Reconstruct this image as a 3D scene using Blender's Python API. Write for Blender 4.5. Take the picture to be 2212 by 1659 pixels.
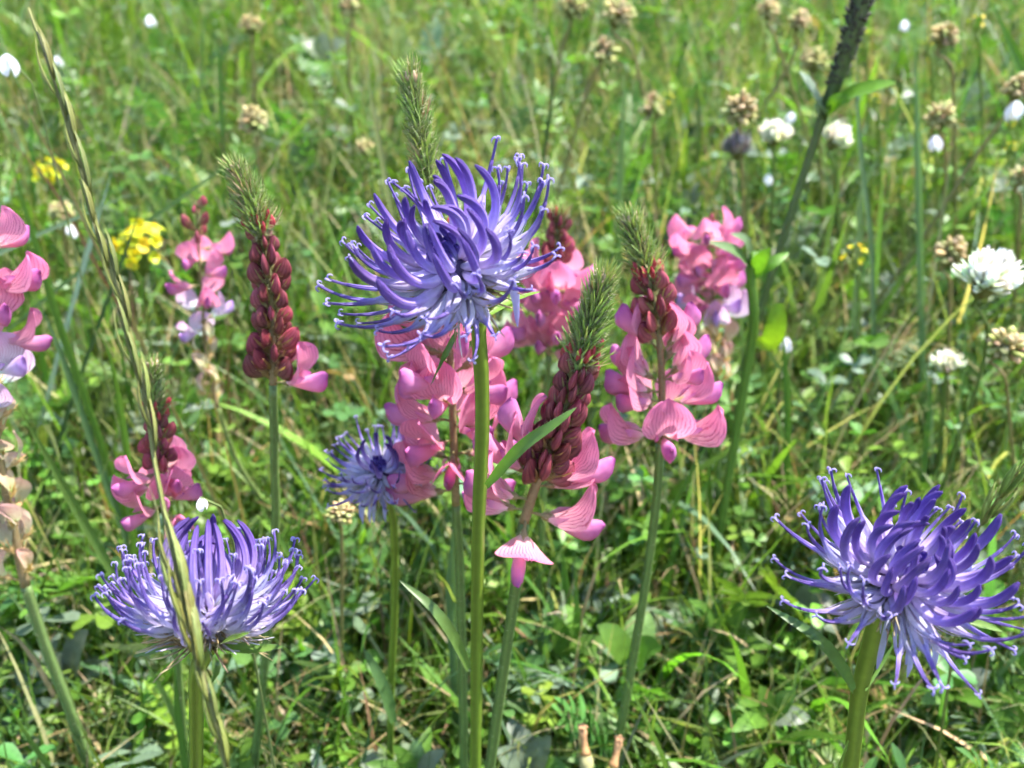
import bpy, math, random
import numpy as np
from mathutils import Matrix, Vector

for o in list(bpy.data.objects):
    bpy.data.objects.remove(o, do_unlink=True)
SC = bpy.context.scene
COL = SC.collection
R = math.radians
random.seed(7)
RNG = np.random.default_rng(11)

# ------------------------------------------------------------------ camera, sky, sun, exposure
CAM_H, PITCH, FPX = 0.27, R(24.0), 1840.6          # metres, radians, focal length in px of a 2212 px wide frame
cam_data = bpy.data.cameras.new('camera')
cam_data.sensor_width = 36.0
cam_data.lens = 36.0 * FPX / 2212.0
cam_data.clip_start, cam_data.clip_end = 0.004, 400.0
cam_data.dof.use_dof = True
cam_data.dof.focus_distance = 0.136
cam_data.dof.aperture_fstop = 21.0
cam = bpy.data.objects.new('camera', cam_data)
COL.objects.link(cam)
cam.location = (0, 0, CAM_H)
cam.rotation_euler = (math.pi / 2 - PITCH, 0, 0)
SC.camera = cam

SUN_EL, SUN_AZ = 66.0, 80.0                         # azimuth clockwise from +Y (the view direction)
world = bpy.data.worlds.new('World')
SC.world = world
world.use_nodes = True
wn = world.node_tree.nodes
sky = wn.new('ShaderNodeTexSky')
sky.sky_type = 'NISHITA'
sky.sun_disc = False
sky.sun_elevation, sky.sun_rotation = R(SUN_EL), R(SUN_AZ)
wn['Background'].inputs['Strength'].default_value = 0.15
world.node_tree.links.new(sky.outputs['Color'], wn['Background'].inputs['Color'])
sun_data = bpy.data.lights.new('sun', 'SUN')
sun_data.energy, sun_data.angle, sun_data.color = 5.0, R(0.6), (1.0, 0.95, 0.86)
sun = bpy.data.objects.new('sun', sun_data)
COL.objects.link(sun)
sd = Vector((math.sin(R(SUN_AZ)) * math.cos(R(SUN_EL)), math.cos(R(SUN_AZ)) * math.cos(R(SUN_EL)), math.sin(R(SUN_EL))))
sun.rotation_euler = sd.to_track_quat('Z', 'Y').to_euler()
sun.location = (2, 2, 5)
SC.view_settings.view_transform = 'Standard'
SC.view_settings.look = 'None'
SC.view_settings.gamma = 1.0
SC.view_settings.exposure = 1.62
SC.render.engine = 'CYCLES'
SC.cycles.use_denoising = True
SC.cycles.max_bounces = 5
SC.cycles.transmission_bounces = 4
SC.cycles.diffuse_bounces = 3
SC.cycles.glossy_bounces = 2
SC.cycles.use_adaptive_sampling = True
SC.cycles.adaptive_threshold = 0.04
SC.cycles.adaptive_min_samples = 14
SC.cycles.caustics_reflective = False
SC.cycles.caustics_refractive = False

# ------------------------------------------------------------------ pixel <-> place
TS = math.tan(R(18.0))


def ground_z(x, y):
    x = np.asarray(x, float); y = np.asarray(y, float)
    z = TS * 3.0 * np.tanh(y / 3.0)
    z = z + 0.005 * np.sin(x * 23 + 1.3) * np.cos(y * 19 + .4) + 0.003 * np.sin(x * 51 + y * 37) + 0.0015 * np.sin(x * 120 - y * 97)
    return z


def ray(px, py):
    u, v = (px - 1106.0) / FPX, -(py - 829.5) / FPX
    c, s = math.cos(PITCH), math.sin(PITCH)
    return Vector((u, c + v * s, -s + v * c))


def pd(px, py, d):
    """point at depth d along the optical axis"""
    r = ray(px, py) * d
    return Vector((r.x, r.y, r.z + CAM_H))


def py_(px, py, Y):
    r = ray(px, py)
    r = r * (Y / r.y)
    return Vector((r.x, r.y, r.z + CAM_H))


def depth_of(p):
    c, s = math.cos(PITCH), math.sin(PITCH)
    return p.y * c - (p.z - CAM_H) * s


def mpp(p):
    return depth_of(p) / FPX


def trace(pix, D=None, Y=None, Y2=None):
    """pixel polyline standing in a vertical plane (or leaning from Y to Y2)"""
    if Y is None:
        Y = pd(pix[0][0], pix[0][1], D).y
    if Y2 is None:
        Y2 = Y
    n = len(pix)
    return [py_(p[0], p[1], Y + (Y2 - Y) * i / max(1, n - 1)) for i, p in enumerate(pix)]


def to_ground(pts, sink=0.004):
    """lengthen a polyline along its last stretch until it meets the ground"""
    pts = [p.copy() for p in pts]
    a, b = pts[-2], pts[-1]
    d = (b - a).normalized()
    if d.z > -0.35:
        d = Vector((d.x, d.y, -0.6)).normalized()
    p = b.copy()
    k = 0
    while p.z > float(ground_z(p.x, p.y)) - sink and k < 400:
        p = p + d * 0.004
        k += 1
        if k % 12 == 0:
            pts.append(p.copy())
            d = (d + Vector((0, 0, -0.06))).normalized()
    pts.append(p)
    return pts


def smooth_path(pts, n):
    """Catmull-Rom resampling"""
    P = [Vector(p) for p in pts]
    if len(P) == 2:
        return [P[0].lerp(P[1], i / (n - 1)) for i in range(n)]
    Q = [P[0] * 2 - P[1]] + P + [P[-1] * 2 - P[-2]]
    L = [0.0]
    for i in range(len(P) - 1):
        L.append(L[-1] + (P[i + 1] - P[i]).length)
    out = []
    for k in range(n):
        s = L[-1] * k / (n - 1)
        i = 0
        while i < len(P) - 2 and s > L[i + 1]:
            i += 1
        t = (s - L[i]) / max(1e-9, L[i + 1] - L[i])
        p0, p1, p2, p3 = Q[i], Q[i + 1], Q[i + 2], Q[i + 3]
        out.append(0.5 * ((2 * p1) + (p2 - p0) * t + (2 * p0 - 5 * p1 + 4 * p2 - p3) * t * t + (3 * p1 - p0 - 3 * p2 + p3) * t ** 3))
    return out


# ------------------------------------------------------------------ materials
def new_mat(name):
    m = bpy.data.materials.new(name)
    m.use_nodes = True
    nt = m.node_tree
    nt.nodes.clear()
    return m, nt.nodes, nt.links


def N(nodes, kind, **kw):
    n = nodes.new(kind)
    for k, v in kw.items():
        setattr(n, k, v)
    return n


def mathn(nodes, links, op, a, b=None, c=None):
    n = nodes.new('ShaderNodeMath'); n.operation = op
    for i, v in enumerate((a, b, c)):
        if v is None:
            continue
        if isinstance(v, (int, float)):
            n.inputs[i].default_value = v
        else:
            links.new(v, n.inputs[i])
    return n.outputs[0]


def mixc(nodes, links, fac, a, b, mode='MIX'):
    n = nodes.new('ShaderNodeMix'); n.data_type = 'RGBA'; n.blend_type = mode
    if isinstance(fac, (int, float)):
        n.inputs[0].default_value = fac
    else:
        links.new(fac, n.inputs[0])
    for i, v in ((6, a), (7, b)):
        if isinstance(v, tuple):
            n.inputs[i].default_value = (*v[:3], 1)
        else:
            links.new(v, n.inputs[i])
    return n.outputs[2]


def attr(nodes, name, out='Fac'):
    n = nodes.new('ShaderNodeAttribute'); n.attribute_name = name
    return n.outputs[out]


def ramp(nodes, links, fac, stops):
    n = nodes.new('ShaderNodeValToRGB')
    e = n.color_ramp.elements
    while len(e) < len(stops):
        e.new(0.5)
    for el, (p, c) in zip(e, stops):
        el.position = p; el.color = (*c[:3], 1)
    links.new(fac, n.inputs[0])
    return n.outputs[0]


def finish(nodes, links, color, trans=0.35, rough=0.5, spec=0.4, tgain=(1.12, 1.25, 0.6), bump=None, bump_d=0.0002, sheen=0.0):
    bs = nodes.new('ShaderNodeBsdfPrincipled')
    bs.inputs['Roughness'].default_value = rough
    bs.inputs['Specular IOR Level'].default_value = spec
    links.new(color, bs.inputs['Base Color'])
    if bump is not None:
        b = nodes.new('ShaderNodeBump'); b.inputs['Strength'].default_value = 0.6; b.inputs['Distance'].default_value = bump_d
        links.new(bump, b.inputs['Height']); links.new(b.outputs[0], bs.inputs['Normal'])
    out = nodes.new('ShaderNodeOutputMaterial')
    if trans <= 0:
        links.new(bs.outputs[0], out.inputs[0]); return
    tr = nodes.new('ShaderNodeBsdfTranslucent')
    links.new(mixc(nodes, links, 1.0, color, tgain, 'MULTIPLY'), tr.inputs['Color'])
    mx = nodes.new('ShaderNodeMixShader'); mx.inputs[0].default_value = trans
    links.new(bs.outputs[0], mx.inputs[1]); links.new(tr.outputs[0], mx.inputs[2]); links.new(mx.outputs[0], out.inputs[0])


def noise(nodes, links, scale, detail=3, vec=None):
    n = nodes.new('ShaderNodeTexNoise'); n.inputs['Scale'].default_value = scale; n.inputs['Detail'].default_value = detail
    if vec is None:
        g = nodes.new('ShaderNodeNewGeometry'); vec = g.outputs['Position']
    links.new(vec, n.inputs['Vector'])
    return n.outputs['Fac']


def tint_mat(name, trans, rough, spec, nscale=900.0, namp=0.5, tgain=(1.12, 1.25, 0.6), objcol=True, sheen=0.0, ribs=0, relief=True):
    """colour comes from the Tint attribute, broken up by a fine noise; obj.color multiplies it"""
    m, nd, lk = new_mat(name)
    c = attr(nd, 'Tint', 'Color')
    if objcol:
        oi = nd.new('ShaderNodeObjectInfo')
        c = mixc(nd, lk, 1.0, c, oi.outputs['Color'], 'MULTIPLY')
    nz = noise(nd, lk, nscale, 3 if relief else 1) if namp else nd.new('ShaderNodeValue').outputs[0]
    k = mathn(nd, lk, 'MULTIPLY_ADD', nz, namp * 2, 1 - namp)
    bump = nz
    if ribs:
        u = attr(nd, 'u')
        s = mathn(nd, lk, 'SINE', mathn(nd, lk, 'MULTIPLY', u, ribs))
        k = mathn(nd, lk, 'MULTIPLY', k, mathn(nd, lk, 'MULTIPLY_ADD', s, 0.20, 0.96))
        bump = mathn(nd, lk, 'ADD', mathn(nd, lk, 'MULTIPLY', nz, .3), s)
    comb = nd.new('ShaderNodeCombineColor')
    for i in range(3):
        lk.new(k, comb.inputs[i])
    c = mixc(nd, lk, 1.0, c, comb.outputs[0], 'MULTIPLY')
    finish(nd, lk, c, trans, rough, spec, tgain, bump if relief else None, 0.00015, sheen)
    return m


MAT = {}
MAT['grass'] = tint_mat('grass_blades', 0.48, 0.42, 0.45, 300, 0, ribs=9, relief=False, objcol=False)
MAT['leaf'] = tint_mat('leaf_green', 0.36, 0.42, 0.45, 500, 0.35)
MAT['herb'] = tint_mat('herb_leaf', 0.38, 0.45, 0.45, 900, 0.3, relief=False, objcol=False)
MAT['stem'] = tint_mat('plant_stem', 0.12, 0.42, 0.4, 700, 0.22, ribs=25)
MAT['litter'] = tint_mat('dry_litter', 0.25, 0.65, 0.25, 400, 0, (1.1, 1.0, .8), relief=False, objcol=False)
MAT['meadow_leaf'] = tint_mat('meadow_leaf', 0.36, 0.42, 0.45, 500, 0.35, relief=False, objcol=False)
MAT['dry'] = tint_mat('dry_plant', 0.25, 0.65, 0.25, 800, 0.5, (1.1, 1.0, .8))
MAT['calyx'] = tint_mat('hairy_calyx', 0.25, 0.6, 0.2, 1500, 0.4, sheen=0.3)
MAT['petal'] = tint_mat('plain_petal', 0.35, 0.45, 0.35, 1200, 0.12, (1.05, 1.0, 1.0))

# rampion florets: pale at the base, violet towards the tip
m, nd, lk = new_mat('violet_floret')
t = attr(nd, 't')
col = ramp(nd, lk, t, [(0.0, (.90, .89, .95)), (0.30, (.76, .72, .92)), (0.5, (.48, .40, .77)), (0.72, (.24, .165, .50)), (1.0, (.11, .068, .28))])
oi = nd.new('ShaderNodeObjectInfo')
col = mixc(nd, lk, 1.0, col, oi.outputs['Color'], 'MULTIPLY')
nz = noise(nd, lk, 1400)
u = attr(nd, 'u')
st = mathn(nd, lk, 'SINE', mathn(nd, lk, 'MULTIPLY', u, 31.4))
k = mathn(nd, lk, 'ADD', mathn(nd, lk, 'MULTIPLY_ADD', nz, .3, .85), mathn(nd, lk, 'MULTIPLY', st, .07))
cb = nd.new('ShaderNodeCombineColor')
for i in range(3):
    lk.new(k, cb.inputs[i])
col = mixc(nd, lk, 1.0, col, cb.outputs[0], 'MULTIPLY')
finish(nd, lk, col, 0.42, 0.6, 0.22, (1.05, 1.0, 1.1), st, 0.00012)
MAT['floret'] = m

# sainfoin banner: pink with dark red veins fanning out from the claw
m, nd, lk = new_mat('pink_veined_petal')
t, u = attr(nd, 't'), attr(nd, 'u')
base = ramp(nd, lk, t, [(0.0, (.88, .70, .62)), (0.22, (.85, .42, .52)), (0.7, (.83, .29, .46)), (1.0, (.79, .24, .46))])
nz = noise(nd, lk, 700)
nz2 = noise(nd, lk, 260, 2)
w = mathn(nd, lk, 'MULTIPLY_ADD', nz2, 0.30, mathn(nd, lk, 'MULTIPLY_ADD', nz, 0.12, u))
vs = mathn(nd, lk, 'SINE', mathn(nd, lk, 'MULTIPLY', w, 44.0))
vs = mathn(nd, lk, 'POWER', mathn(nd, lk, 'MAXIMUM', vs, 0.0), 4.0)
edge = mathn(nd, lk, 'SUBTRACT', 1.0, mathn(nd, lk, 'POWER', t, 5.0))
vs = mathn(nd, lk, 'MULTIPLY', mathn(nd, lk, 'MULTIPLY', vs, edge), mathn(nd, lk, 'MULTIPLY_ADD', nz2, 1.3, .1))
c = mixc(nd, lk, vs, base, (.44, .035, .13))
oi = nd.new('ShaderNodeObjectInfo')
c = mixc(nd, lk, 1.0, c, oi.outputs['Color'], 'MULTIPLY')
finish(nd, lk, c, 0.50, 0.6, 0.22, (1.0, .9, .95), mathn(nd, lk, 'MULTIPLY_ADD', nz2, 2.5, vs), 0.00022)
MAT['banner'] = m

# sainfoin keel: pink, purple towards the blunt tip
m, nd, lk = new_mat('pink_keel')
t = attr(nd, 't')
nz = noise(nd, lk, 500)
base = ramp(nd, lk, mathn(nd, lk, 'MULTIPLY_ADD', nz, .25, mathn(nd, lk, 'SUBTRACT', t, .12)), [(0.0, (.88, .62, .60)), (0.35, (.82, .38, .52)), (0.75, (.68, .26, .51)), (1.0, (.44, .11, .36))])
oi = nd.new('ShaderNodeObjectInfo')
c = mixc(nd, lk, 1.0, base, oi.outputs['Color'], 'MULTIPLY')
finish(nd, lk, c, 0.40, 0.55, 0.25, (1.0, .9, .95), nz, 0.00025)
MAT['keel'] = m

# sainfoin bud: wine red with faint veins
m, nd, lk = new_mat('wine_red_bud')
t, u = attr(nd, 't'), attr(nd, 'u')
base = ramp(nd, lk, t, [(0.0, (.34, .24, .12)), (0.3, (.34, .10, .10)), (0.7, (.37, .06, .09)), (1.0, (.52, .10, .14))])
vs = mathn(nd, lk, 'POWER', mathn(nd, lk, 'ABSOLUTE', mathn(nd, lk, 'SINE', mathn(nd, lk, 'MULTIPLY', u, 15.7))), 5.0)
c = mixc(nd, lk, mathn(nd, lk, 'MULTIPLY', vs, .55), base, (.13, .012, .03))
oi = nd.new('ShaderNodeObjectInfo')
c = mixc(nd, lk, 1.0, c, oi.outputs['Color'], 'MULTIPLY')
finish(nd, lk, c, 0.22, 0.45, 0.35, (1.2, .8, .8), vs, 0.0001, 0.1)
MAT['bud'] = m

# soil with litter-coloured flecks
m, nd, lk = new_mat('meadow_soil')
n1, n2 = noise(nd, lk, 55, 6), noise(nd, lk, 420, 4)
c = ramp(nd, lk, n1, [(0.25, (.07, .05, .03)), (0.42, (.14, .11, .06)), (0.55, (.10, .125, .04)), (0.68, (.12, .15, .05)), (0.85, (.28, .22, .13))])
c = mixc(nd, lk, mathn(nd, lk, 'MULTIPLY', n2, .6), c, (.10, .075, .045), 'MIX')
finish(nd, lk, c, 0, 0.95, 0.15, bump=n2, bump_d=0.004)
MAT['soil'] = m


# ------------------------------------------------------------------ mesh building
class MB:
    def __init__(self):
        self.v, self.f, self.t, self.u, self.c = [], [], [], [], []

    def vert(self, p, t=0.0, u=0.0, c=(1, 1, 1)):
        self.v.append((p[0], p[1], p[2])); self.t.append(t); self.u.append(u); self.c.append((c[0], c[1], c[2], 1.0))
        return len(self.v) - 1

    def tube(self, path, radii, sides=8, t0=0.0, t1=1.0, col=(1, 1, 1), col2=None, cap=True, flat=1.0, up=None):
        P = [Vector(p) for p in path]
        n = len(P)
        tan = (P[1] - P[0]).normalized()
        ref = Vector(up) if up is not None else (Vector((0, 0, 1)) if abs(tan.z) < .9 else Vector((1, 0, 0)))
        nx = (ref - tan * ref.dot(tan)).normalized()
        rings = []
        for i in range(n):
            a = P[max(0, i - 1)]; b = P[min(n - 1, i + 1)]
            tn = (b - a)
            tn = tn.normalized() if tn.length > 1e-12 else tan
            nx = nx - tn * nx.dot(tn)
            nx = nx.normalized() if nx.length > 1e-9 else tn.orthogonal().normalized()
            ny = tn.cross(nx)
            r = radii[i] if hasattr(radii, '__len__') else radii
            s = i / (n - 1)
            cc = col if col2 is None else tuple(col[k] + (col2[k] - col[k]) * s for k in range(3))
            ring = []
            for k in range(sides):
                an = 2 * math.pi * k / sides
                ring.append(self.vert(P[i] + nx * (r * math.cos(an)) + ny * (r * flat * math.sin(an)), t0 + (t1 - t0) * s, k / sides, cc))
            rings.append(ring)
        for i in range(n - 1):
            for k in range(sides):
                k2 = (k + 1) % sides
                self.f.append((rings[i][k], rings[i][k2], rings[i + 1][k2], rings[i + 1][k]))
        if cap:
            self.f.append(tuple(reversed(rings[0]))); self.f.append(tuple(rings[-1]))
        return self

    def ribbon(self, path, widths, side=None, normal=None, fold=0.25, col=(1, 1, 1), col2=None, t0=0.0, t1=1.0, thick=0.0, wave=0.0):
        """blade with a mid rib: three vertices a row; half widths"""
        P = [Vector(p) for p in path]
        n = len(P)
        rows = []
        nm = Vector(normal) if normal is not None else Vector((0, 0, 1))
        for i in range(n):
            tn = (P[min(n - 1, i + 1)] - P[max(0, i - 1)]).normalized()
            if side is not None:
                sd_ = Vector(side)
            else:
                sd_ = tn.cross(nm)
            sd_ = sd_ - tn * sd_.dot(tn)
            sd_ = sd_.normalized() if sd_.length > 1e-6 else tn.orthogonal().normalized()
            nn = sd_.cross(tn).normalized()
            w = widths[i]
            s = i / (n - 1)
            cc = col if col2 is None else tuple(col[k] + (col2[k] - col[k]) * s for k in range(3))
            tt = t0 + (t1 - t0) * s
            wv = wave * w * math.sin(s * 17 + len(self.v))
            rows.append((self.vert(P[i] - sd_ * w + nn * (fold * w + wv), tt, -1, cc), self.vert(P[i], tt, 0, tuple(min(1, x * 1.12) for x in cc)),
                         self.vert(P[i] + sd_ * w + nn * (fold * w - wv), tt, 1, cc)))
        for i in range(n - 1):
            a, b = rows[i], rows[i + 1]
            self.f.append((a[0], a[1], b[1], b[0])); self.f.append((a[1], a[2], b[2], b[1]))
        return self

    def mesh(self, name, mat):
        me = bpy.data.meshes.new(name)
        me.from_pydata(self.v, [], self.f)
        n = len(self.v)
        a = me.attributes.new('t', 'FLOAT', 'POINT'); a.data.foreach_set('value', np.asarray(self.t, np.float32))
        a = me.attributes.new('u', 'FLOAT', 'POINT'); a.data.foreach_set('value', np.asarray(self.u, np.float32))
        a = me.attributes.new('Tint', 'FLOAT_COLOR', 'POINT'); a.data.foreach_set('color', np.asarray(self.c, np.float32).ravel())
        me.polygons.foreach_set('use_smooth', np.ones(len(self.f), bool))
        me.materials.append(mat)
        me.update()
        return me


def np_mesh(name, V, Q, T, U, C, mat):
    """big mesh from numpy arrays of vertices and quads"""
    me = bpy.data.meshes.new(name)
    nv, nq = len(V), len(Q)
    me.vertices.add(nv); me.vertices.foreach_set('co', V.astype(np.float32).ravel())
    me.loops.add(nq * 4); me.loops.foreach_set('vertex_index', Q.astype(np.int32).ravel())
    me.polygons.add(nq)
    me.polygons.foreach_set('loop_start', np.arange(nq, dtype=np.int32) * 4)
    me.update(calc_edges=True)
    a = me.attributes.new('t', 'FLOAT', 'POINT'); a.data.foreach_set('value', T.astype(np.float32).ravel())
    a = me.attributes.new('u', 'FLOAT', 'POINT'); a.data.foreach_set('value', U.astype(np.float32).ravel())
    a = me.attributes.new('Tint', 'FLOAT_COLOR', 'POINT')
    CC = np.ones((nv, 4), np.float32); CC[:, :3] = C
    a.data.foreach_set('color', CC.ravel())
    me.polygons.foreach_set('use_smooth', np.ones(nq, bool))
    me.materials.append(mat)
    me.validate()
    return me


def link(name, data):
    o = bpy.data.objects.new(name, data)
    COL.objects.link(o)
    return o


def tag(o, label=None, cat=None, group=None, kind=None):
    if label: o['label'] = label
    if cat: o['category'] = cat
    if group: o['group'] = group
    if kind: o['kind'] = kind
    return o


def thing(name, loc, label, cat, group=None):
    o = link(name, None)
    o.empty_display_size = 0.01
    o.location = loc
    return tag(o, label, cat, group)


def part(root, name, mesh, M=None, color=None):
    """child of a thing; M is its place in the world (identity: mesh already in world coordinates)"""
    o = link(name, mesh)
    o.parent = root
    o.matrix_basis = Matrix.Translation(-Vector(root.location)) @ (M if M is not None else Matrix())
    if color is not None:
        o.color = (*color[:3], 1)
    return o


def sub(parent, name, mesh, M=None, color=None):
    o = link(name, mesh)
    o.parent = parent
    if M is not None:
        o.matrix_basis = M
    if color is not None:
        o.color = (*color[:3], 1)
    return o


def basis(x, z, loc, s=1.0):
    x = Vector(x).normalized()
    z = Vector(z); z = z - x * z.dot(x)
    z = z.normalized() if z.length > 1e-6 else x.orthogonal().normalized()
    y = z.cross(x)
    M = Matrix.Identity(4)
    for i in range(3):
        M[i][0], M[i][1], M[i][2], M[i][3] = x[i] * s, y[i] * s, z[i] * s, loc[i]
    return M


def jit(c, a=0.15):
    k = 1 + random.uniform(-a, a)
    return tuple(max(0, x * k * (1 + random.uniform(-a, a) * .4)) for x in c)


# ------------------------------------------------------------------ the ground
def spaced(lo, hi, n, c, k=6.0):
    s = np.linspace(-1, 1, n)
    w = np.sinh(s * k) / np.sinh(k)
    return np.where(w < 0, c + (c - lo) * w, c + (hi - c) * w)


gx, gy = spaced(-70, 70, 241, 0.0), spaced(-40, 120, 261, 0.45)
GX, GY = np.meshgrid(gx, gy)
GZ = ground_z(GX, GY) + RNG.normal(0, 0.0012, GX.shape) * (np.hypot(GX, GY) < 2)
idx = np.arange(GX.size).reshape(GX.shape)
Q = np.stack([idx[:-1, :-1], idx[:-1, 1:], idx[1:, 1:], idx[1:, :-1]], -1).reshape(-1, 4)
V = np.stack([GX, GY, GZ], -1).reshape(-1, 3)
z1 = np.zeros(len(V))
tag(link('ground', np_mesh('ground', V, Q, z1, z1, np.ones((len(V), 3)), MAT['soil'])), kind='structure')


# ------------------------------------------------------------------ uncountable growth: grass, herb leaves, litter
def on_ground(px, py):
    r = ray(px, py)
    d = .15
    while d < 2 and CAM_H + r.z * d > float(ground_z(r.x * d, r.y * d)):
        d += .002
    return r.x * d, r.y * d


HOLES = [(*on_ground(640, 285), .055), (*on_ground(560, 700), .02), (*on_ground(1350, 330), .03), (*on_ground(2050, 800), .02), (*on_ground(1790, 1450), .012), (*on_ground(650, 1520), .012), (*on_ground(1800, 400), .04), (*on_ground(1950, 520), .025), (*on_ground(250, 1560), .010), (*on_ground(1450, 1560), .009)]


OUTER = False


def scatter(n, ymin=0.11, ymax=1.5, spread=0.82, pow_=1.35):
    """ground spots in the wedge the camera looks at (and well to each side), denser nearer"""
    y = ymin + (ymax - ymin) * RNG.random(n) ** pow_
    x = RNG.uniform(-1, 1, n) * (0.12 + spread * y)
    if OUTER:                                             # the slope beyond the densely grown wedge, on all sides
        y = -.4 + 3.2 * RNG.random(n) ** 1.3
        x = RNG.uniform(-1, 1, n) * 2.0
        inner = (y > .1) & (y < 1.45) & (np.abs(x) < .10 + spread * y)
        near = np.hypot(x, y) < .13
        x = np.where(inner | near, np.sign(x + 1e-9) * (.12 + spread * np.abs(y) + RNG.random(n) ** 1.5 * 1.0), x)
    for hx, hy, hr in HOLES:                              # trodden bare spots: growth crowds round their rim
        d = np.hypot(x - hx, y - hy)
        m_ = d < hr * RNG.uniform(.75, 1.05, n)
        k = hr * RNG.uniform(1.0, 1.35, n) / np.maximum(d, 1e-5)
        x = np.where(m_, hx + (x - hx) * k, x); y = np.where(m_, hy + (y - hy) * k, y)
    return x, y


def pick(palette, n, amp=0.22):
    w = np.array([p[0] for p in palette]); w = w / w.sum()
    k = RNG.choice(len(palette), n, p=w)
    c = np.array([p[1] for p in palette])[k]
    c = c * (1 + RNG.normal(0, amp, (n, 1))) * (1 + RNG.normal(0, amp * .35, (n, 3)))
    return np.clip(c, 0.008, 0.8), k


def grass_field(name, label, n, palette, hmin, hmax, wmin, wmax, lean, curve, mat, seg=6, ymin=.11, ymax=1.5, lift=0.0, clump=0, pow_=1.35, nearcap=True):
    if clump:
        cx, cy = scatter(n // clump, ymin, ymax, pow_=pow_)
        k = RNG.integers(0, len(cx), n)
        x = cx[k] + RNG.normal(0, .010, n); y = cy[k] + RNG.normal(0, .010, n)
        cc, _ = pick(palette, len(cx), .2)
        C = np.clip(cc[k] * (1 + RNG.normal(0, .18, (n, 1))), .008, .8)
    else:
        x, y = scatter(n, ymin, ymax, pow_=pow_)
        C, _ = pick(palette, n)
    pt = np.clip(np.sin(x * 13 + 2.1) * np.cos(y * 10 + .6) + .5 * np.sin(x * 29 - y * 23) - .5, 0, 1) * RNG.random(n)
    C = C * (1 - pt[:, None]) + np.array([.40, .36, .19]) * pt[:, None]
    z = ground_z(x, y) + lift * RNG.random(n)
    L = hmin + (hmax - hmin) * RNG.random(n) ** 1.7
    if nearcap:
        L = L * np.clip(0.62 + (y - .12) * 2.0, .62, 1.0)
    W = (wmin + (wmax - wmin) * RNG.random(n) ** 1.5) * .5
    az = RNG.uniform(0, 2 * np.pi, n)
    th0 = np.abs(RNG.normal(0, lean, n)) + .05
    dth = np.abs(RNG.normal(curve, curve * .7, n))
    tw = RNG.uniform(-1, 1, n) * 1.2
    rows = seg + 1
    P = np.zeros((n, rows, 3)); P[:, 0] = np.stack([x, y, z], -1)
    ds = L / seg
    side0 = az + np.pi / 2 + RNG.normal(0, .4, n)
    S = np.zeros((n, rows, 3))
    for i in range(rows):
        s = i / seg
        th = th0 + dth * s ** 1.5
        a2 = az + tw * s * .4
        d = np.stack([np.sin(th) * np.cos(a2), np.sin(th) * np.sin(a2), np.cos(th)], -1)
        if i < seg:
            P[:, i + 1] = P[:, i] + d * ds[:, None]
        sa = side0 + tw * s
        S[:, i] = np.stack([np.cos(sa), np.sin(sa), 0.25 * np.sin(tw * 3 + s)], -1)
    prof = np.array([.75 + .5 * (i / seg) if i / seg < .4 else max(.03, 1.0 * (1 - ((i / seg - .4) / .6) ** 1.6)) for i in range(rows)])
    Wd = W[:, None] * prof[None, :]
    A = P - S * Wd[..., None]; B = P + S * Wd[..., None]
    up = np.array([0, 0, 1.0])
    Vv = np.stack([A, B], 2).reshape(-1, 3)
    gz = ground_z(Vv[:, 0], Vv[:, 1]) + .0006
    Vv[:, 2] = np.maximum(Vv[:, 2], gz)
    base = (np.arange(n) * rows * 2)[:, None]
    r = np.arange(seg)[None, :] * 2 + base
    Qd = np.stack([r, r + 1, r + 3, r + 2], -1).reshape(-1, 4)
    T = np.tile(np.repeat(np.linspace(0, 1, rows), 2), n)
    U = np.tile(np.array([-1.0, 1.0]), n * rows)
    Cv = np.repeat(C, rows * 2, 0)
    pale = np.array([.30, .27, .13])
    f = np.clip(.35 - T * 1.6, 0, 1)[:, None]
    Cv = Cv * (1 - f) + pale * f * .8
    return tag(link(name, np_mesh(name, Vv, Qd, T, U, Cv, mat)), label, None, None, 'stuff')


GREENS = [(3, (.118, .205, .03)), (2.5, (.095, .175, .038)), (2, (.09, .165, .07)), (3, (.155, .245, .03)), (1.5, (.21, .25, .07)), (1.5, (.46, .40, .21)), (.4, (.30, .20, .10))]
FRESH = [(3, (.105, .225, .022)), (2, (.14, .25, .028)), (2, (.075, .175, .035)), (1.8, (.12, .205, .105))]
STRAW = [(3, (.46, .37, .20)), (2, (.34, .25, .13)), (1, (.20, .12, .06)), (1, (.55, .48, .32))]

grass_field('meadow_grass', 'fine green meadow grass covering the whole slope', 52000, GREENS, .025, .095, .0005, .0015, .5, .8, MAT['grass'], clump=7)
grass_field('broad_grass', 'broader bright green grass leaves mixed into the meadow', 5000, FRESH, .04, .12, .0018, .0042, .5, 1.0, MAT['grass'], seg=7, clump=5)
grass_field('tall_grass', 'thin upright grass stalks standing above the turf', 3600, GREENS + [(2, (.30, .30, .14)), (1, (.26, .15, .08))], .07, .16, .0005, .0013, .35, .45, MAT['grass'], seg=7, ymin=.20, ymax=1.2, nearcap=True)
grass_field('low_grass', 'short dense grass shoots between the leaves', 20000, GREENS, .025, .07, .0005, .0013, .6, .8, MAT['grass'], seg=5, ymin=.13, ymax=.75, nearcap=False, clump=6)
grass_field('straw_litter', 'dry straw and dead stalks lying among the grass', 12000, STRAW, .02, .09, .0005, .0016, 1.25, .5, MAT['litter'], seg=4, lift=.015)


OUTER = True
grass_field('outer_grass', 'meadow grass growing on along the slope all round', 60000, GREENS, .03, .10, .0010, .0034, .5, .8, MAT['grass'], seg=4, clump=8, nearcap=False)
OUTER = False


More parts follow.
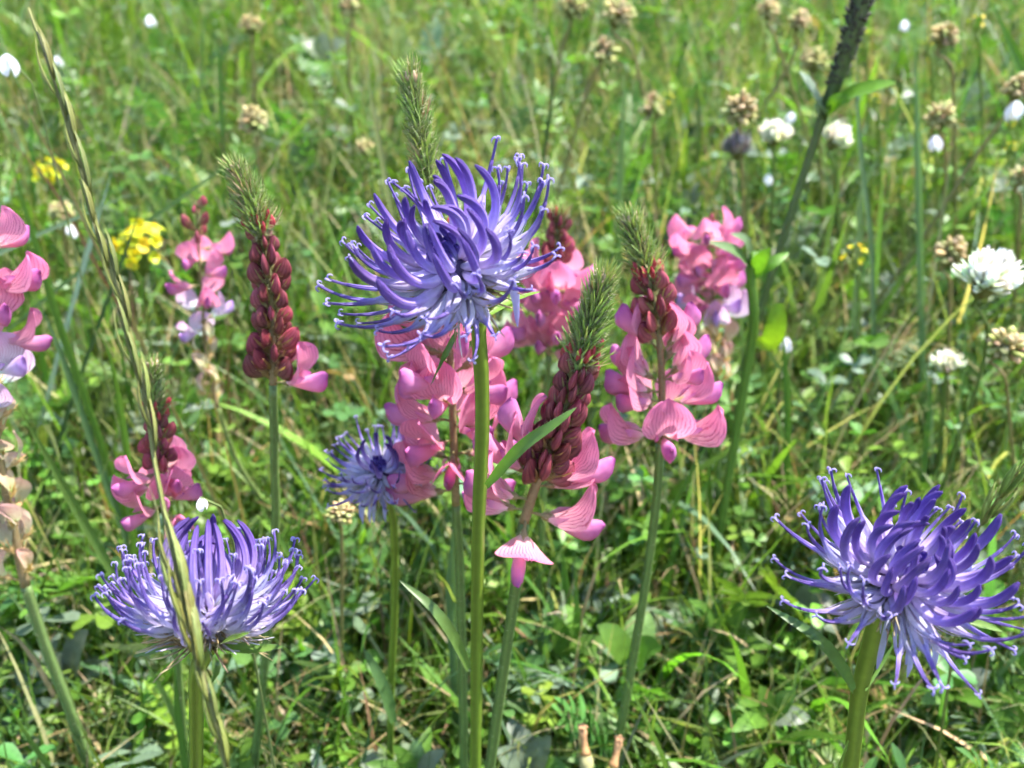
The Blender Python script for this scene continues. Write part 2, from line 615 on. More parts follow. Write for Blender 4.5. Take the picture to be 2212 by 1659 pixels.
# leaflets: a folded oval of 4 x 2 quads, placed by matrices
def leaflet_template(rows=5, shape='oval'):
    V, T, U = [], [], []
    for i in range(rows):
        s = i / (rows - 1)
        if shape == 'oval':
            w = math.sin(math.pi * min(1, max(0.0, s * .94 + .03))) ** .7
        elif shape == 'lance':
            w = math.sin(math.pi * s ** .8) ** .9 if 0 < s < 1 else .06
        else:                                             # obovate, clover like
            w = (s ** .7) * (1.0 if s < .8 else 1 - ((s - .8) / .2) ** 2 * .55) * 1.05 + .05
        for u in (-1, 0, 1):
            V.append((s, u * w * .5, 0.0)); T.append(s); U.append(u)
    Qd = []
    for i in range(rows - 1):
        for k in range(2):
            a = i * 3 + k
            Qd.append((a, a + 1, a + 4, a + 3))
    return np.array(V), np.array(Qd), np.array(T), np.array(U)


class Leaflets:
    def __init__(self, shape):
        self.tv, self.tq, self.tt, self.tu = leaflet_template(5, shape)
        self.pos, self.dir, self.nor, self.len, self.wid, self.col, self.curl, self.fold = [], [], [], [], [], [], [], []

    def add(self, pos, d, n, L, W, C, curl=0.2, fold=0.2):
        self.pos.append(pos); self.dir.append(d); self.nor.append(n); self.len.append(L); self.wid.append(W); self.col.append(C)
        self.curl.append(np.broadcast_to(curl, (len(pos),))); self.fold.append(np.broadcast_to(fold, (len(pos),)))

    def build(self):
        pos, d, nn = np.concatenate(self.pos), np.concatenate(self.dir), np.concatenate(self.nor)
        L, W, C = np.concatenate(self.len), np.concatenate(self.wid), np.concatenate(self.col)
        cu, fo = np.concatenate(self.curl), np.concatenate(self.fold)
        d = d / np.linalg.norm(d, axis=1, keepdims=True)
        s = np.cross(nn, d); s /= np.maximum(np.linalg.norm(s, axis=1, keepdims=True), 1e-6)
        nn = np.cross(d, s)
        tv = self.tv
        x = tv[None, :, 0]; y = tv[None, :, 1]
        zz = -cu[:, None] * (x ** 2) * L[:, None] + fo[:, None] * np.abs(y) * W[:, None]
        V = pos[:, None] + d[:, None] * (x * L[:, None])[..., None] + s[:, None] * (y * W[:, None])[..., None] + nn[:, None] * zz[..., None]
        n, m = len(pos), len(tv)
        V = V.reshape(-1, 3)
        V[:, 2] = np.maximum(V[:, 2], ground_z(V[:, 0], V[:, 1]) + .0008)
        Qd = (self.tq[None] + (np.arange(n) * m)[:, None, None]).reshape(-1, 4)
        Cv = np.repeat(C, m, 0)
        mid = (np.tile(self.tu, n) == 0)
        Cv[mid] *= 1.15
        return V, Qd, np.tile(self.tt, n), np.tile(self.tu, n), Cv


LEAFG = [(3, (.09, .195, .03)), (2.4, (.065, .155, .04)), (2, (.115, .225, .03)), (2.4, (.145, .21, .135)), (1.2, (.15, .25, .03)), (.05, (.32, .22, .10))]


def unit(az, el):
    return np.stack([np.cos(el) * np.cos(az), np.cos(el) * np.sin(az), np.sin(el)], -1)


def stalks(P0, P1, bow, w, C):
    """thin two-sided strips from P0 to P1, as quads in 4 segments"""
    n = len(P0)
    seg = 4
    rows = []
    sd_ = np.cross(P1 - P0, np.array([0.3, -1, .2])); sd_ /= np.maximum(np.linalg.norm(sd_, axis=1, keepdims=True), 1e-6)
    for i in range(seg + 1):
        s = i / seg
        P = P0 * (1 - s) + P1 * s + bow * (math.sin(math.pi * s))
        rows.append(np.stack([P - sd_ * w[:, None], P + sd_ * w[:, None]], 1))
    V = np.stack(rows, 1).reshape(-1, 3)
    b = (np.arange(n) * (seg + 1) * 2)[:, None]
    r = np.arange(seg)[None] * 2 + b
    Qd = np.stack([r, r + 1, r + 3, r + 2], -1).reshape(-1, 4)
    T = np.tile(np.repeat(np.linspace(0, 1, seg + 1), 2), n)
    U = np.tile(np.array([-1., 1.]), n * (seg + 1))
    return V, Qd, T, U, np.repeat(C, (seg + 1) * 2, 0)


def merge(parts):
    off = 0
    out = [[], [], [], [], []]
    for V, Q_, T, U, C in parts:
        out[0].append(V); out[1].append(Q_ + off); out[2].append(T); out[3].append(U); out[4].append(C)
        off += len(V)
    return [np.concatenate(o) for o in out]


def pinnate(name, label, n, pairs, rach, ll, lw, seed_sp, ymin=.12, ymax=1.1):
    lf = Leaflets('oval')
    x, y = scatter(n, ymin, ymax)
    z = ground_z(x, y)
    C, _ = pick(LEAFG, n, .18)
    az = RNG.uniform(0, 2 * np.pi, n)
    el = RNG.uniform(.15, 1.15, n)
    Lr = rach * RNG.uniform(.6, 1.2, n)
    h0 = RNG.uniform(.003, .028, n) * np.clip(.4 + (y - .12) * 3, .4, 1)
    P0 = np.stack([x, y, z + h0], -1)
    D = unit(az, el)
    P1 = P0 + D * Lr[:, None]
    bow = np.zeros((n, 3)); bow[:, 2] = Lr * .12
    st = stalks(P0 - D * .012, P1, bow, np.full(n, .0004), C * .9)
    side = np.stack([-np.sin(az), np.cos(az), np.zeros(n)], -1)
    nrm = np.cross(D, side)
    for k in range(pairs):
        s = .18 + .8 * k / (pairs - 1)
        P = P0 * (1 - s) + P1 * s + bow * math.sin(math.pi * s)
        size = (.75 + .5 * math.sin(math.pi * (k + .7) / pairs)) * RNG.uniform(.85, 1.1, n)
        for sg in (-1, 1):
            d = side * sg + D * .45 + RNG.normal(0, .12, (n, 3)) + nrm * .25
            lf.add(P, d, nrm + RNG.normal(0, .15, (n, 3)), ll * size, lw * size, C * (1 + RNG.normal(0, .08, (n, 1))), RNG.uniform(0, .35, n), .35)
    lf.add(P1, D, nrm, ll * np.ones(n), lw * np.ones(n), C, .2, .3)
    V, Q_, T, U, Cv = merge([lf.build(), st])
    return tag(link(name, np_mesh(name, V, Q_, T, U, Cv, MAT['herb'])), label, None, None, 'stuff')


pinnate('pinnate_leaves', 'small feathery pinnate leaves growing among the grass', 800, 9, .048, .0078, .0030, 1)
pinnate('vetch_leaves', 'tiny narrow paired leaflets in the undergrowth', 800, 9, .04, .0065, .0022, 2, ymax=.9)

# three-leaved clover and medick foliage
n = 5200
lf = Leaflets('obovate')
x, y = scatter(n, .12, 1.5)
h = RNG.uniform(.012, .07, n) * np.clip(.45 + (y - .12) * 3, .45, 1)
P0 = np.stack([x, y, ground_z(x, y)], -1)
az = RNG.uniform(0, 2 * np.pi, n)
P1 = P0 + np.stack([np.cos(az) * h * .5, np.sin(az) * h * .5, h], -1)
C, _ = pick(LEAFG, n, .18)
tilt = RNG.normal(0, .35, (n, 3)); tilt[:, 2] = 1
sz = RNG.uniform(.003, .0085, n)
for k in range(3):
    a = az + k * 2 * np.pi / 3
    lf.add(P1, unit(a, RNG.uniform(-.1, .5, n)), tilt, sz, sz * .8, C * (1 + RNG.normal(0, .06, (n, 1))), RNG.uniform(-.1, .3, n), .25)
st = stalks(P0, P1, np.zeros((n, 3)), np.full(n, .00035), C * .85)
V, Q, T, U, Cv = merge([lf.build(), st])
tag(link('clover_leaves', np_mesh('clover_leaves', V, Q, T, U, Cv, MAT['herb'])), 'small three-parted clover leaves carpeting the ground', None, None, 'stuff')

# broad and narrow single leaves near the ground
n = 6200
lf = Leaflets('lance')
x, y = scatter(n, .11, 1.4)
C, k = pick(LEAFG, n, .2)
az = RNG.uniform(0, 2 * np.pi, n); el = RNG.normal(.6, .4, n)
P0 = np.stack([x, y, ground_z(x, y) + RNG.uniform(.0, .022, n)], -1)
L = RNG.uniform(.010, .034, n) * np.clip(.5 + (y - .12) * 2, .5, 1)
nr = np.stack([-np.sin(el) * np.cos(az), -np.sin(el) * np.sin(az), np.cos(el)], -1) + RNG.normal(0, .2, (n, 3))
lf.add(P0, unit(az, el), nr, L, L * RNG.uniform(.12, .28, n), C, RNG.uniform(0, .5, n), .3)
V, Q, T, U, Cv = lf.build()
tag(link('herb_leaves', np_mesh('herb_leaves', V, Q, T, U, Cv, MAT['meadow_leaf'])), 'mixed small green herb leaves close to the soil', None, None, 'stuff')

# dead leaves and chaff on the soil
n = 4500
lf = Leaflets('oval')
x, y = scatter(n, .11, 1.2)
C, k = pick(STRAW, n, .3)
az = RNG.uniform(0, 2 * np.pi, n); el = RNG.normal(0, .35, n)
P0 = np.stack([x, y, ground_z(x, y) + RNG.uniform(.001, .010, n)], -1)
L = RNG.uniform(.004, .013, n)
lf.add(P0, unit(az, el), RNG.normal(0, .5, (n, 3)) + [0, 0, 1], L, L * RNG.uniform(.2, .5, n), C * .85, RNG.uniform(-.6, .6, n), .4)
V, Q, T, U, Cv = lf.build()
tag(link('leaf_litter', np_mesh('leaf_litter', V, Q, T, U, Cv, MAT['litter'])), 'brown chaff and dead leaf scraps on the soil', None, None, 'stuff')


# ------------------------------------------------------------------ rampion heads
def curve_pts(L, a0, a1, n, p=1.0, sway=0.0):
    """plane curve leaving the origin at a0 from +Z towards +X and bending to a1"""
    x = z = 0.0
    out = [Vector((0, 0, 0))]
    for i in range(n - 1):
        s = (i + .5) / (n - 1)
        a = a0 + (a1 - a0) * s ** p
        x += math.sin(a) * L / (n - 1); z += math.cos(a) * L / (n - 1)
        out.append(Vector((x, sway * L * s * s, z)))
    return out


def closed_floret(L, a0, a1, r, sway):
    mb = MB()
    pts = curve_pts(L, a0, a1, 15, .9, sway)
    prof = [.55, .95, 1.15, 1.15, 1.06, .98, .93, .90, .88, .85, .84, .81, .75, .62, .25]
    mb.tube(pts, [r * q for q in prof], 9, up=(0, 1, 0))
    return mb.mesh('closed_floret', MAT['floret'])


def open_floret(L, a0, a1, r, sway, split=.5):
    mb = MB()
    n = 19
    pts = curve_pts(L, a0, a1, n, 1.15, sway)
    k1 = int(n * split)
    # five straps bowing apart at the base
    for k in range(5):
        an = 2 * math.pi * k / 5 + .3
        path, ws = [], []
        for i in range(0, k1 + 1):
            s = i / k1
            tn = (pts[min(n - 1, i + 1)] - pts[max(0, i - 1)]).normalized()
            nx = Vector((0, 1, 0)); ny = tn.cross(nx).normalized()
            b = r * (.7 + 2.5 * math.sin(math.pi * s) ** .9)
            path.append(pts[i] + (nx * math.cos(an) + ny * math.sin(an)) * b)
            ws.append(r * (.60 + .75 * math.sin(math.pi * min(1, s * 1.1))) if s < .95 else r * .5)
        c0 = len(mb.v)
        mb.ribbon(path, ws, side=None, normal=(nx * math.cos(an) + ny * math.sin(an)), fold=-.3, t0=.02, t1=.45)
    k2 = int(n * .80)
    tp = pts[k1 - 2:k2 + 1]
    mb.tube(tp, [r * (1.15 - .45 * i / (len(tp) - 1)) for i in range(len(tp))], 7, .38, .92, up=(0, 1, 0))
    me = mb.mesh('open_floret', MAT['floret'])
    # style with a curled three-lobed stigma
    ms = MB()
    sp = pts[k2 - 1:]
    ms.tube(sp, [r * .55] * len(sp), 6, .82, .9, up=(0, 1, 0))
    tip = pts[-1]; tn = (pts[-1] - pts[-2]).normalized()
    nx = Vector((0, 1, 0)); ny = tn.cross(nx).normalized()
    for k in range(3):
        an = 2 * math.pi * k / 3 + random.random()
        o = nx * math.cos(an) + ny * math.sin(an)
        q = [tip]
        rr = r * 1.1
        for j in range(1, 7):
            th = j / 6 * 3.9
            q.append(tip + o * (rr * (1 - math.cos(th)) * .85 + rr * .2 * math.sin(min(th, 1.5))) + tn * (rr * math.sin(th)))
        ms.tube(q, [r * .42, r * .42, r * .40, r * .38, r * .34, r * .3, r * .2], 5, .55, .42, up=(0.3, .2, .7))
    return me, ms.mesh('stigma', MAT['floret'])


random.seed(2)
TINY = [closed_floret(.0034 * q, R(26), R(-18), .00062, 0) for q in (1, .8, 1.2)]


def rampion(name, label, head_px, D, width_px, axis, stem_px, stem_w_px, nf=78, n_closed=.32, seed=1, bracts=(), leaves=(), cup=0.0, attach=None, droop=6, dense=1.0):
    random.seed(seed)
    hc = pd(head_px[0], head_px[1], D)
    s = width_px * mpp(hc) / 0.034                       # scale against a 34 mm head
    A = Vector(axis).normalized()
    stem = [hc - A * (.0035 * s)] + [hc - A * (.008 * s)]
    Yb = stem[-1].y
    stem += [py_(p[0], p[1], Yb + .002 * i) for i, p in enumerate(stem_px)]
    stem = to_ground(stem)
    base = stem[-1]
    root = thing(name, base, label, 'flower', 'round violet rampion heads on green stems')
    sp = smooth_path(stem, 60)
    w = stem_w_px * mpp(stem[2]) * .5
    mb = MB()
    mb.tube(sp, [w * (.95 if i > 2 else 1.1) * (1 + .03 * math.sin(i * 1.7)) for i in range(60)], 14, col=(.155, .215, .026), col2=(.10, .20, .016))
    part(root, 'stem', mb.mesh('rampion_stem', MAT['stem']))
    X = A.cross(Vector((0, 1, 0)) if abs(A.y) < .9 else Vector((1, 0, 0))).normalized()
    X = (Vector((1, 0, 0)) - A * A.x).normalized()
    Yv = A.cross(X)
    # receptacle
    mb = MB()
    pts = [hc + A * (z * .001 * s) for z in (-6.5, -5.5, -4, -2, 0, 1.6, 2.6, 3.0)]
    mb.tube(pts, [s * .001 * q for q in (1.2, 2.6, 3.9, 4.4, 4.0, 2.8, 1.6, .4)], 14, col=(.16, .15, .05), col2=(.14, .10, .30))
    part(root, 'receptacle', mb.mesh('receptacle', MAT['calyx']))
    # withered corollas and calyx teeth between head and bracts
    mb = MB()
    for i in range(210):
        ph = random.uniform(0, 6.283)
        o = X * math.cos(ph) + Yv * math.sin(ph)
        z0 = random.uniform(-5.2, -1.0)
        p0 = hc + A * (z0 * .001 * s) + o * (.0036 * s)
        L = random.uniform(.002, .0078) * s
        dn = (o + A * random.uniform(-.5, .7)).normalized()
        tg = A.cross(o)
        bow = tg * random.uniform(-.5, .5) + A * random.uniform(-.4, .5)
        pth = [p0 + dn * (L * q) + bow * (L * q * q * .7) for q in (0, .35, .7, 1)]
        mb.tube(pth, [.00022 * s, .00019 * s, .00015 * s, .00006 * s], 4, col=jit((.36, .27, .13), .3), col2=random.choice((jit((.58, .47, .28), .2), jit((.5, .36, .24), .3), jit((.62, .56, .74), .15))))
    tag(part(root, 'withered_corollas', mb.mesh('withered_corollas', MAT['dry'])), kind='stuff')
    # floret variants per ring
    nring = 8
    var = []
    for q in range(nring):
        f = (q + .5) / nring                             # 0 innermost, 1 outermost
        row = []
        for v in range(4):
            if f < n_closed:                             # unopened claws: leave outwards, hook up along the axis
                g = f / n_closed
                a0 = R(54 + 44 * g + random.uniform(-6, 6)) - cup * R(20)
                a1 = R(-52 + 44 * g + random.uniform(-16, 14)) - cup * R(62)
                L = (.0078 + .0070 * g ** .6) * random.uniform(.9, 1.1) * (1 + .32 * cup)
                row.append((closed_floret(L, a0, a1, .00084 * (.72 + .28 * g) * random.uniform(.88, 1.1), random.uniform(-.14, .14)), None))
            else:
                g = (f - n_closed) / (1 - n_closed)
                a0 = R(82 + 26 * g + random.uniform(-7, 7)) - cup * R(8)
                a1 = R(8 + 46 * g + random.uniform(-28, 22)) - cup * R(26)
                L = .0150 * random.uniform(.84, 1.12) * (1 - .12 * g * cup)
                row.append(open_floret(L, a0, a1, .00038 * random.uniform(.85, 1.1), random.uniform(-.25, .25), random.uniform(.48, .60)))
        var.append(row)
    for i in range(nf):
        f = ((i + .5) / nf)
        q = min(nring - 1, int(f * nring))
        fl, sg = random.choice(var[q])
        ph = i * 2.39996 + random.uniform(-.2, .2)
        o = X * math.cos(ph) + Yv * math.sin(ph)
        th = R(14 + 82 * f ** .7)
        b = hc + o * (math.sin(th) * .0042 * s) + A * ((math.cos(th) * .0042 - .0012) * s)
        o2 = (o + A.cross(o) * random.uniform(-.18, .18)).normalized()
        M = basis(o2, A + o * random.uniform(-.10, .10), b, s * random.uniform(.9, 1.08))
        c = jit((1, 1, 1), .12) if sg else jit((.88, .80, .90), .14)
        fo = part(root, 'floret', fl, M, c)
        if sg:
            sub(fo, 'stigma', sg, None, (1.1, 1.15, 1.1))
    # tight dark buds still unopened in the middle
    for i in range(16):
        ph = i * 2.39996
        rr = math.sqrt((i + .5) / 16)
        o = X * math.cos(ph) + Yv * math.sin(ph)
        b = hc + o * (rr * .0021 * s) + A * (.0024 * s)
        part(root, 'floret_bud', TINY[i % 3], basis(o, A + o * .15, b, s * random.uniform(.85, 1.15)), jit((.75, .75, .95), .15))
    # a few spent straps hanging below
    for i in range(droop):
        ph = random.uniform(0, 6.283)
        o = (X * math.cos(ph) + Yv * math.sin(ph)); o = (o + Vector((0, -.6, 0))).normalized()
        p0 = hc - A * (.002 * s) + o * (.003 * s)
        L = random.uniform(.006, .011) * s
        pth = [p0, p0 + o * L * .4 + Vector((0, 0, -.15 * L)), p0 + o * L * .65 + Vector((0, 0, -.55 * L)), p0 + o * L * .7 + Vector((0, 0, -L))]
        mb = MB(); pth = smooth_path(pth, 8)
        mb.ribbon(pth, [.0005 * s] * 6 + [.0004 * s, .0001 * s], normal=(0, -1, .2), fold=.4, t0=.1, t1=.5)
        part(root, 'spent_corolla', mb.mesh('spent_corolla', MAT['floret']), None, jit((.9, .95, 1.05), .1))
    for (pix, wpx, c1, c2, nrm) in bracts:
        Y0 = Yb
        pts = smooth_path([py_(p[0], p[1], Y0 + (p[2] if len(p) > 2 else 0)) for p in pix], 14)
        wv = wpx * mpp(pts[0]) * .5
        mb = MB()
        mb.ribbon(pts, [wv * max(.04, math.sin(math.pi * min(1, (.12 + .88 * (i / 13)) )) ** .6) if i < 13 else wv * .03 for i in range(14)], normal=nrm, fold=.45, col=c1, col2=c2, wave=.06)
        # a row of fine pale hairs along the margin
        for i in range(1, 13):
            for sg_ in (0, 2):
                vtx = Vector(mb.v[i * 3 + sg_])
                mid = Vector(mb.v[i * 3 + 1])
                d = (vtx - mid)
                if d.length > 1e-7:
                    for hk in range(3):
                        v3 = vtx.lerp(Vector(mb.v[(i + 1) * 3 + sg_]), hk / 3)
                        mb.tube([v3, v3 + d.normalized() * wv * random.uniform(.10, .2)], [wv * .022, wv * .01], 3, col=(.42, .5, .28), cap=False)
        part(root, 'leaf', mb.mesh('stem_leaf', MAT['leaf']))
    return root


LG, DG = (.10, .19, .03), (.07, .13, .035)
rampion('rampion_flower', 'violet rampion on the thick green stem standing before the pink flowers', (984, 580), .125, 500, (-.36, -.46, .81),
        [(1034, 720), (1042, 900), (1032, 1200), (1027, 1659)], 35, nf=88, n_closed=.34, seed=5,
        bracts=[([(1052, 1050, -.002), (1130, 965, -.006), (1200, 915, -.007), (1246, 880, -.006)], 27, (.10, .20, .03), (.08, .16, .035), (-.3, -.75, .6)),
                ([(1012, 1446, -.002), (975, 1370, -.005), (930, 1310, -.005), (862, 1253, -.002)], 24, (.11, .19, .04), (.08, .14, .04), (.35, -.6, .6)),
                ([(985, 715, -.004), (955, 770, -.008), (930, 832, -.006)], 22, DG, DG, (.9, -.4, .1)),
                ([(1060, 680, -.002), (1110, 650, .002), (1168, 630, .004)], 20, (.15, .27, .03), (.15, .27, .03), (0, -.2, 1)),
                ([(985, 690, -.003), (920, 690, -.006), (862, 694, -.004)], 16, DG, (.1, .08, .03), (0, -.3, 1))])
rampion('rampion_flower', 'cup-shaped violet rampion partly hidden by the slanting olive grass spike', (445, 1322), .125, 440, (.02, .42, .90),
        [(425, 1445), (424, 1530), (424, 1659)], 34, nf=130, n_closed=.30, seed=9, cup=.55, droop=0,
        bracts=[([(470, 1395), (540, 1402), (612, 1397)], 22, (.12, .21, .03), (.10, .18, .04), (0, -.5, .8)),
                ([(400, 1388), (345, 1400), (288, 1419)], 22, (.12, .21, .03), (.10, .18, .04), (0, -.5, .8)),
                ([(445, 1400, -.004), (465, 1440, -.007), (452, 1485, -.006)], 22, DG, DG, (.8, -.5, .1)),
                ([(480, 1388, -.004), (510, 1378, -.009), (540, 1366, -.01)], 18, (.13, .22, .03), (.13, .22, .03), (0, -.4, .9))])
rampion('rampion_flower', 'deep violet rampion facing up, on a stem with no grass or pink flowers around it', (1942, 1252), .122, 475, (.10, -.30, .95),
        [(1880, 1395), (1856, 1500), (1838, 1659)], 39, nf=92, n_closed=.50, seed=21,
        bracts=[([(1843, 1492, -.001), (1815, 1440, -.005), (1760, 1375, -.007), (1655, 1308, -.003)], 28, (.09, .17, .04), (.07, .14, .04), (.2, -.75, .6)),
                ([(1868, 1490), (1910, 1420, .004), (1952, 1352, .006)], 14, (.10, .19, .03), (.08, .16, .04), (.6, -.6, .3)),
                ([(1990, 1335), (2090, 1343, -.002), (2166, 1364, -.002)], 20, (.16, .25, .05), (.13, .22, .05), (0, -.5, .85)),
                ([(1830, 1600), (1815, 1640), (1795, 1690)], 16, LG, LG, (.5, -.6, .3))])
rampion('rampion_flower', 'small pale violet rampion half hidden behind the pink flowers', (822, 1025), .185, 250, (-.05, -.30, .95),
        [(850, 1135), (852, 1300), (845, 1470), (842, 1659)], 20, nf=60, n_closed=.15, seed=33,
        bracts=[([(850, 1560), (826, 1480), (785, 1400)], 26, (.09, .18, .05), (.08, .15, .06), (.4, -.7, .4))])


# ------------------------------------------------------------------ sainfoin
def banner_mesh(fold, lift):
    """broad obovate petal, folded back along its middle; base at origin, leaves along +X and curls up"""
    mb = MB()
    nu, nv = 11, 14
    ids = []
    x = z = 0.0
    pv = 0.0
    for j in range(nv):
        v = 1 - (1 - j / (nv - 1)) ** 1.7
        ang = R(lift) * min(1.0, .25 + 1.1 * v) + R(14) * v * v
        if j:
            x += .0114 * (v - pv) * math.cos(ang); z += .0114 * (v - pv) * math.sin(ang)
        pv = v
        nx, nz = -math.sin(ang), math.cos(ang)
        row = []
        for i in range(nu):
            u = -1 + 2 * i / (nu - 1)
            w = .0061 * (.10 + .90 * min(1, v / .55) ** .75) * (1.0 if v < .48 else math.sqrt(max(0, 1 - ((v - .48) / .525) ** 2)))
            bend = fold * abs(u) ** 1.5 * w
            back = .0004 * v * u * u                      # the rounded outline draws in towards the corners
            wob = (.00026 * math.sin(u * 5 + v * 7 + fold * 9) + .00022 * math.sin(u * 13 + fold * 31) * v * v) * v
            row.append(mb.vert((x - nx * (bend + wob) - math.cos(ang) * back, u * w * (1 - .22 * fold), z - nz * (bend + wob) - math.sin(ang) * back), v, u))
        ids.append(row)
    for j in range(nv - 1):
        for i in range(nu - 1):
            mb.f.append((ids[j][i], ids[j][i + 1], ids[j + 1][i + 1], ids[j + 1][i]))
    return mb.mesh('banner_petal', MAT['banner'])


def lens_mesh(name, mat, L, up, lo, th, curve=0.0, n=13, nq=7):
    """laterally flattened boat along +X: upper and lower edge lines and half thickness as (s, value) tables"""
    def tab(tb, x):
        return float(np.interp(x, [p[0] for p in tb], [p[1] for p in tb]))
    mb = MB()
    rings = []
    for i in range(n):
        x = (i / (n - 1)) ** .85
        a, b, h = tab(up, x), tab(lo, x), tab(th, x)
        ring = []
        for k in range(2 * nq - 2):
            q = k / (nq - 1) if k < nq else 2 - k / (nq - 1)            # 0..1..0
            sg = 1 if k < nq else -1
            z = b + (a - b) * q
            y = sg * h * max(0.0, 1 - abs(2 * q - 1) ** 2.0) ** .8
            ring.append(mb.vert((L * x, y + curve * L * x * x, z), x, q))
        rings.append(ring)
    m2 = 2 * nq - 2
    for i in range(n - 1):
        for k in range(m2):
            k2 = (k + 1) % m2
            mb.f.append((rings[i][k], rings[i][k2], rings[i + 1][k2], rings[i + 1][k]))
    mb.f.append(tuple(rings[0])); mb.f.append(tuple(reversed(rings[-1])))
    return mb.mesh(name, mat)


def keel_mesh(bow):
    up = [(0, .0005), (.3, .0011 + bow * .0004), (.6, .0018 + bow * .001), (.85, .0023 + bow * .0016), (.95, .0022 + bow * .002), (1, .0016 + bow * .002)]
    lo = [(0, -.0005), (.25, -.0013), (.5, -.0022), (.7, -.0026), (.82, -.0023), (.91, -.0014), (.97, -.0002 + bow * .001), (1, .0012 + bow * .002)]
    th = [(0, .0004), (.3, .0011), (.6, .00145), (.85, .0012), (1, .0003)]
    return lens_mesh('keel_petal', MAT['keel'], .0108, up, lo, th, curve=random.uniform(-.04, .04))


def wing_mesh(sg):
    mb = MB()
    pts = [Vector((.0004, sg * .0012, .0003)), Vector((.002, sg * .0019, .0008)), Vector((.004, sg * .0021, .0012)), Vector((.0056, sg * .0018, .0015))]
    mb.ribbon(pts, [.0003, .0008, .0009, .0002], normal=(0, sg, .2), fold=.2)
    return mb.mesh('wing_petal', MAT['keel'])


def calyx_mesh(teeth_len, body, hairs, c1=(.30, .26, .12), c2=(.34, .25, .13), pedicel=.002):
    """hairy cup with five narrow teeth along +X, with its short stalk from the origin"""
    mb = MB()
    x0 = pedicel
    if pedicel > 0:
        mb.tube([(0, 0, 0), (x0 * .6, 0, .0001), (x0 + .0004, 0, 0)], [.00028, .00028, .0004], 6, col=c1)
    mb.tube([(x0, 0, 0), (x0 + body * .35, 0, 0), (x0 + body * .8, 0, 0), (x0 + body, 0, 0)], [.0004, body * .38, body * .42, body * .36], 9, col=c1, col2=c2, cap=False)
    for k in range(5):
        an = 2 * math.pi * k / 5 + .5 + random.uniform(-.15, .15)
        o = Vector((0, math.cos(an), math.sin(an)))
        p = Vector((x0 + body * .8, 0, 0)) + o * (body * .38)
        q = [p, p + Vector((teeth_len * .5, 0, 0)) + o * teeth_len * .10, p + Vector((teeth_len, 0, 0)) + o * teeth_len * random.uniform(.02, .25)]
        mb.ribbon(q, [body * .20, body * .11, body * .02], normal=o, fold=-.3, col=c2, col2=tuple(x * 1.2 for x in c2))
    for k in range(hairs):
        an = random.uniform(0, 6.283); sx = random.uniform(.1, 1.5)
        o = Vector((0, math.cos(an), math.sin(an)))
        p = Vector((x0 + sx * body, 0, 0)) + o * (body * .36)
        q = p + (o + Vector((random.uniform(.2, .9), 0, 0))).normalized() * random.uniform(.0006, .0014)
        mb.tube([p, q], [.00004, .000015], 3, col=(.62, .58, .42), cap=False)
    return mb.mesh('calyx', MAT['calyx'])


def bud_mesh(Lb, wid, thick):
    """folded bud, flat from side to side: straight inner edge, round outer shoulder, pointed top"""
    up = [(0, .0004), (.15, wid * .62), (.35, wid * .95), (.55, wid), (.75, wid * .82), (.9, wid * .48), (1, wid * .02)]
    lo = [(0, -.0004), (.3, -wid * .35), (.6, -wid * .40), (.85, -wid * .28), (1, -wid * .02)]
    th = [(0, .0004), (.25, wid * thick * .8), (.5, wid * thick), (.75, wid * thick * .7), (1, .0001)]
    return lens_mesh('red_bud', MAT['bud'], Lb, up, lo, th, curve=random.uniform(-.05, .05))


random.seed(3)
BAN = [banner_mesh(f, l) for f, l in ((.25, 48), (.5, 62), (.75, 44), (.4, 72), (.15, 55), (.9, 36))]
KEEL = [keel_mesh(b) for b in (.25, .6, .0, .4)]
WING = [wing_mesh(1), wing_mesh(-1)]
CAL_F = [calyx_mesh(.0028, .0019, 26) for _ in range(3)]
CAL_B = [calyx_mesh(.0030, .0020, 24, pedicel=.0006) for _ in range(3)]
BUD = [bud_mesh(.0074 * a, .0034 * b, c) for a, b, c in ((1, 1, .32), (.88, 1.12, .28), (1.12, .9, .36), (.96, 1.05, .3))]
GRB = [calyx_mesh(.0036 * a, .0018 * b, 40, (.15, .22, .06), (.22, .29, .10), 0) for a, b in ((1, 1), (.9, 1.1), (1.15, .95), (1.05, 1.0))]
GRB2 = [calyx_mesh(.0036 * a, .0017 * b, 30, (.28, .24, .11), (.34, .26, .15), 0) for a, b in ((1, 1), (1.1, 1.05))]


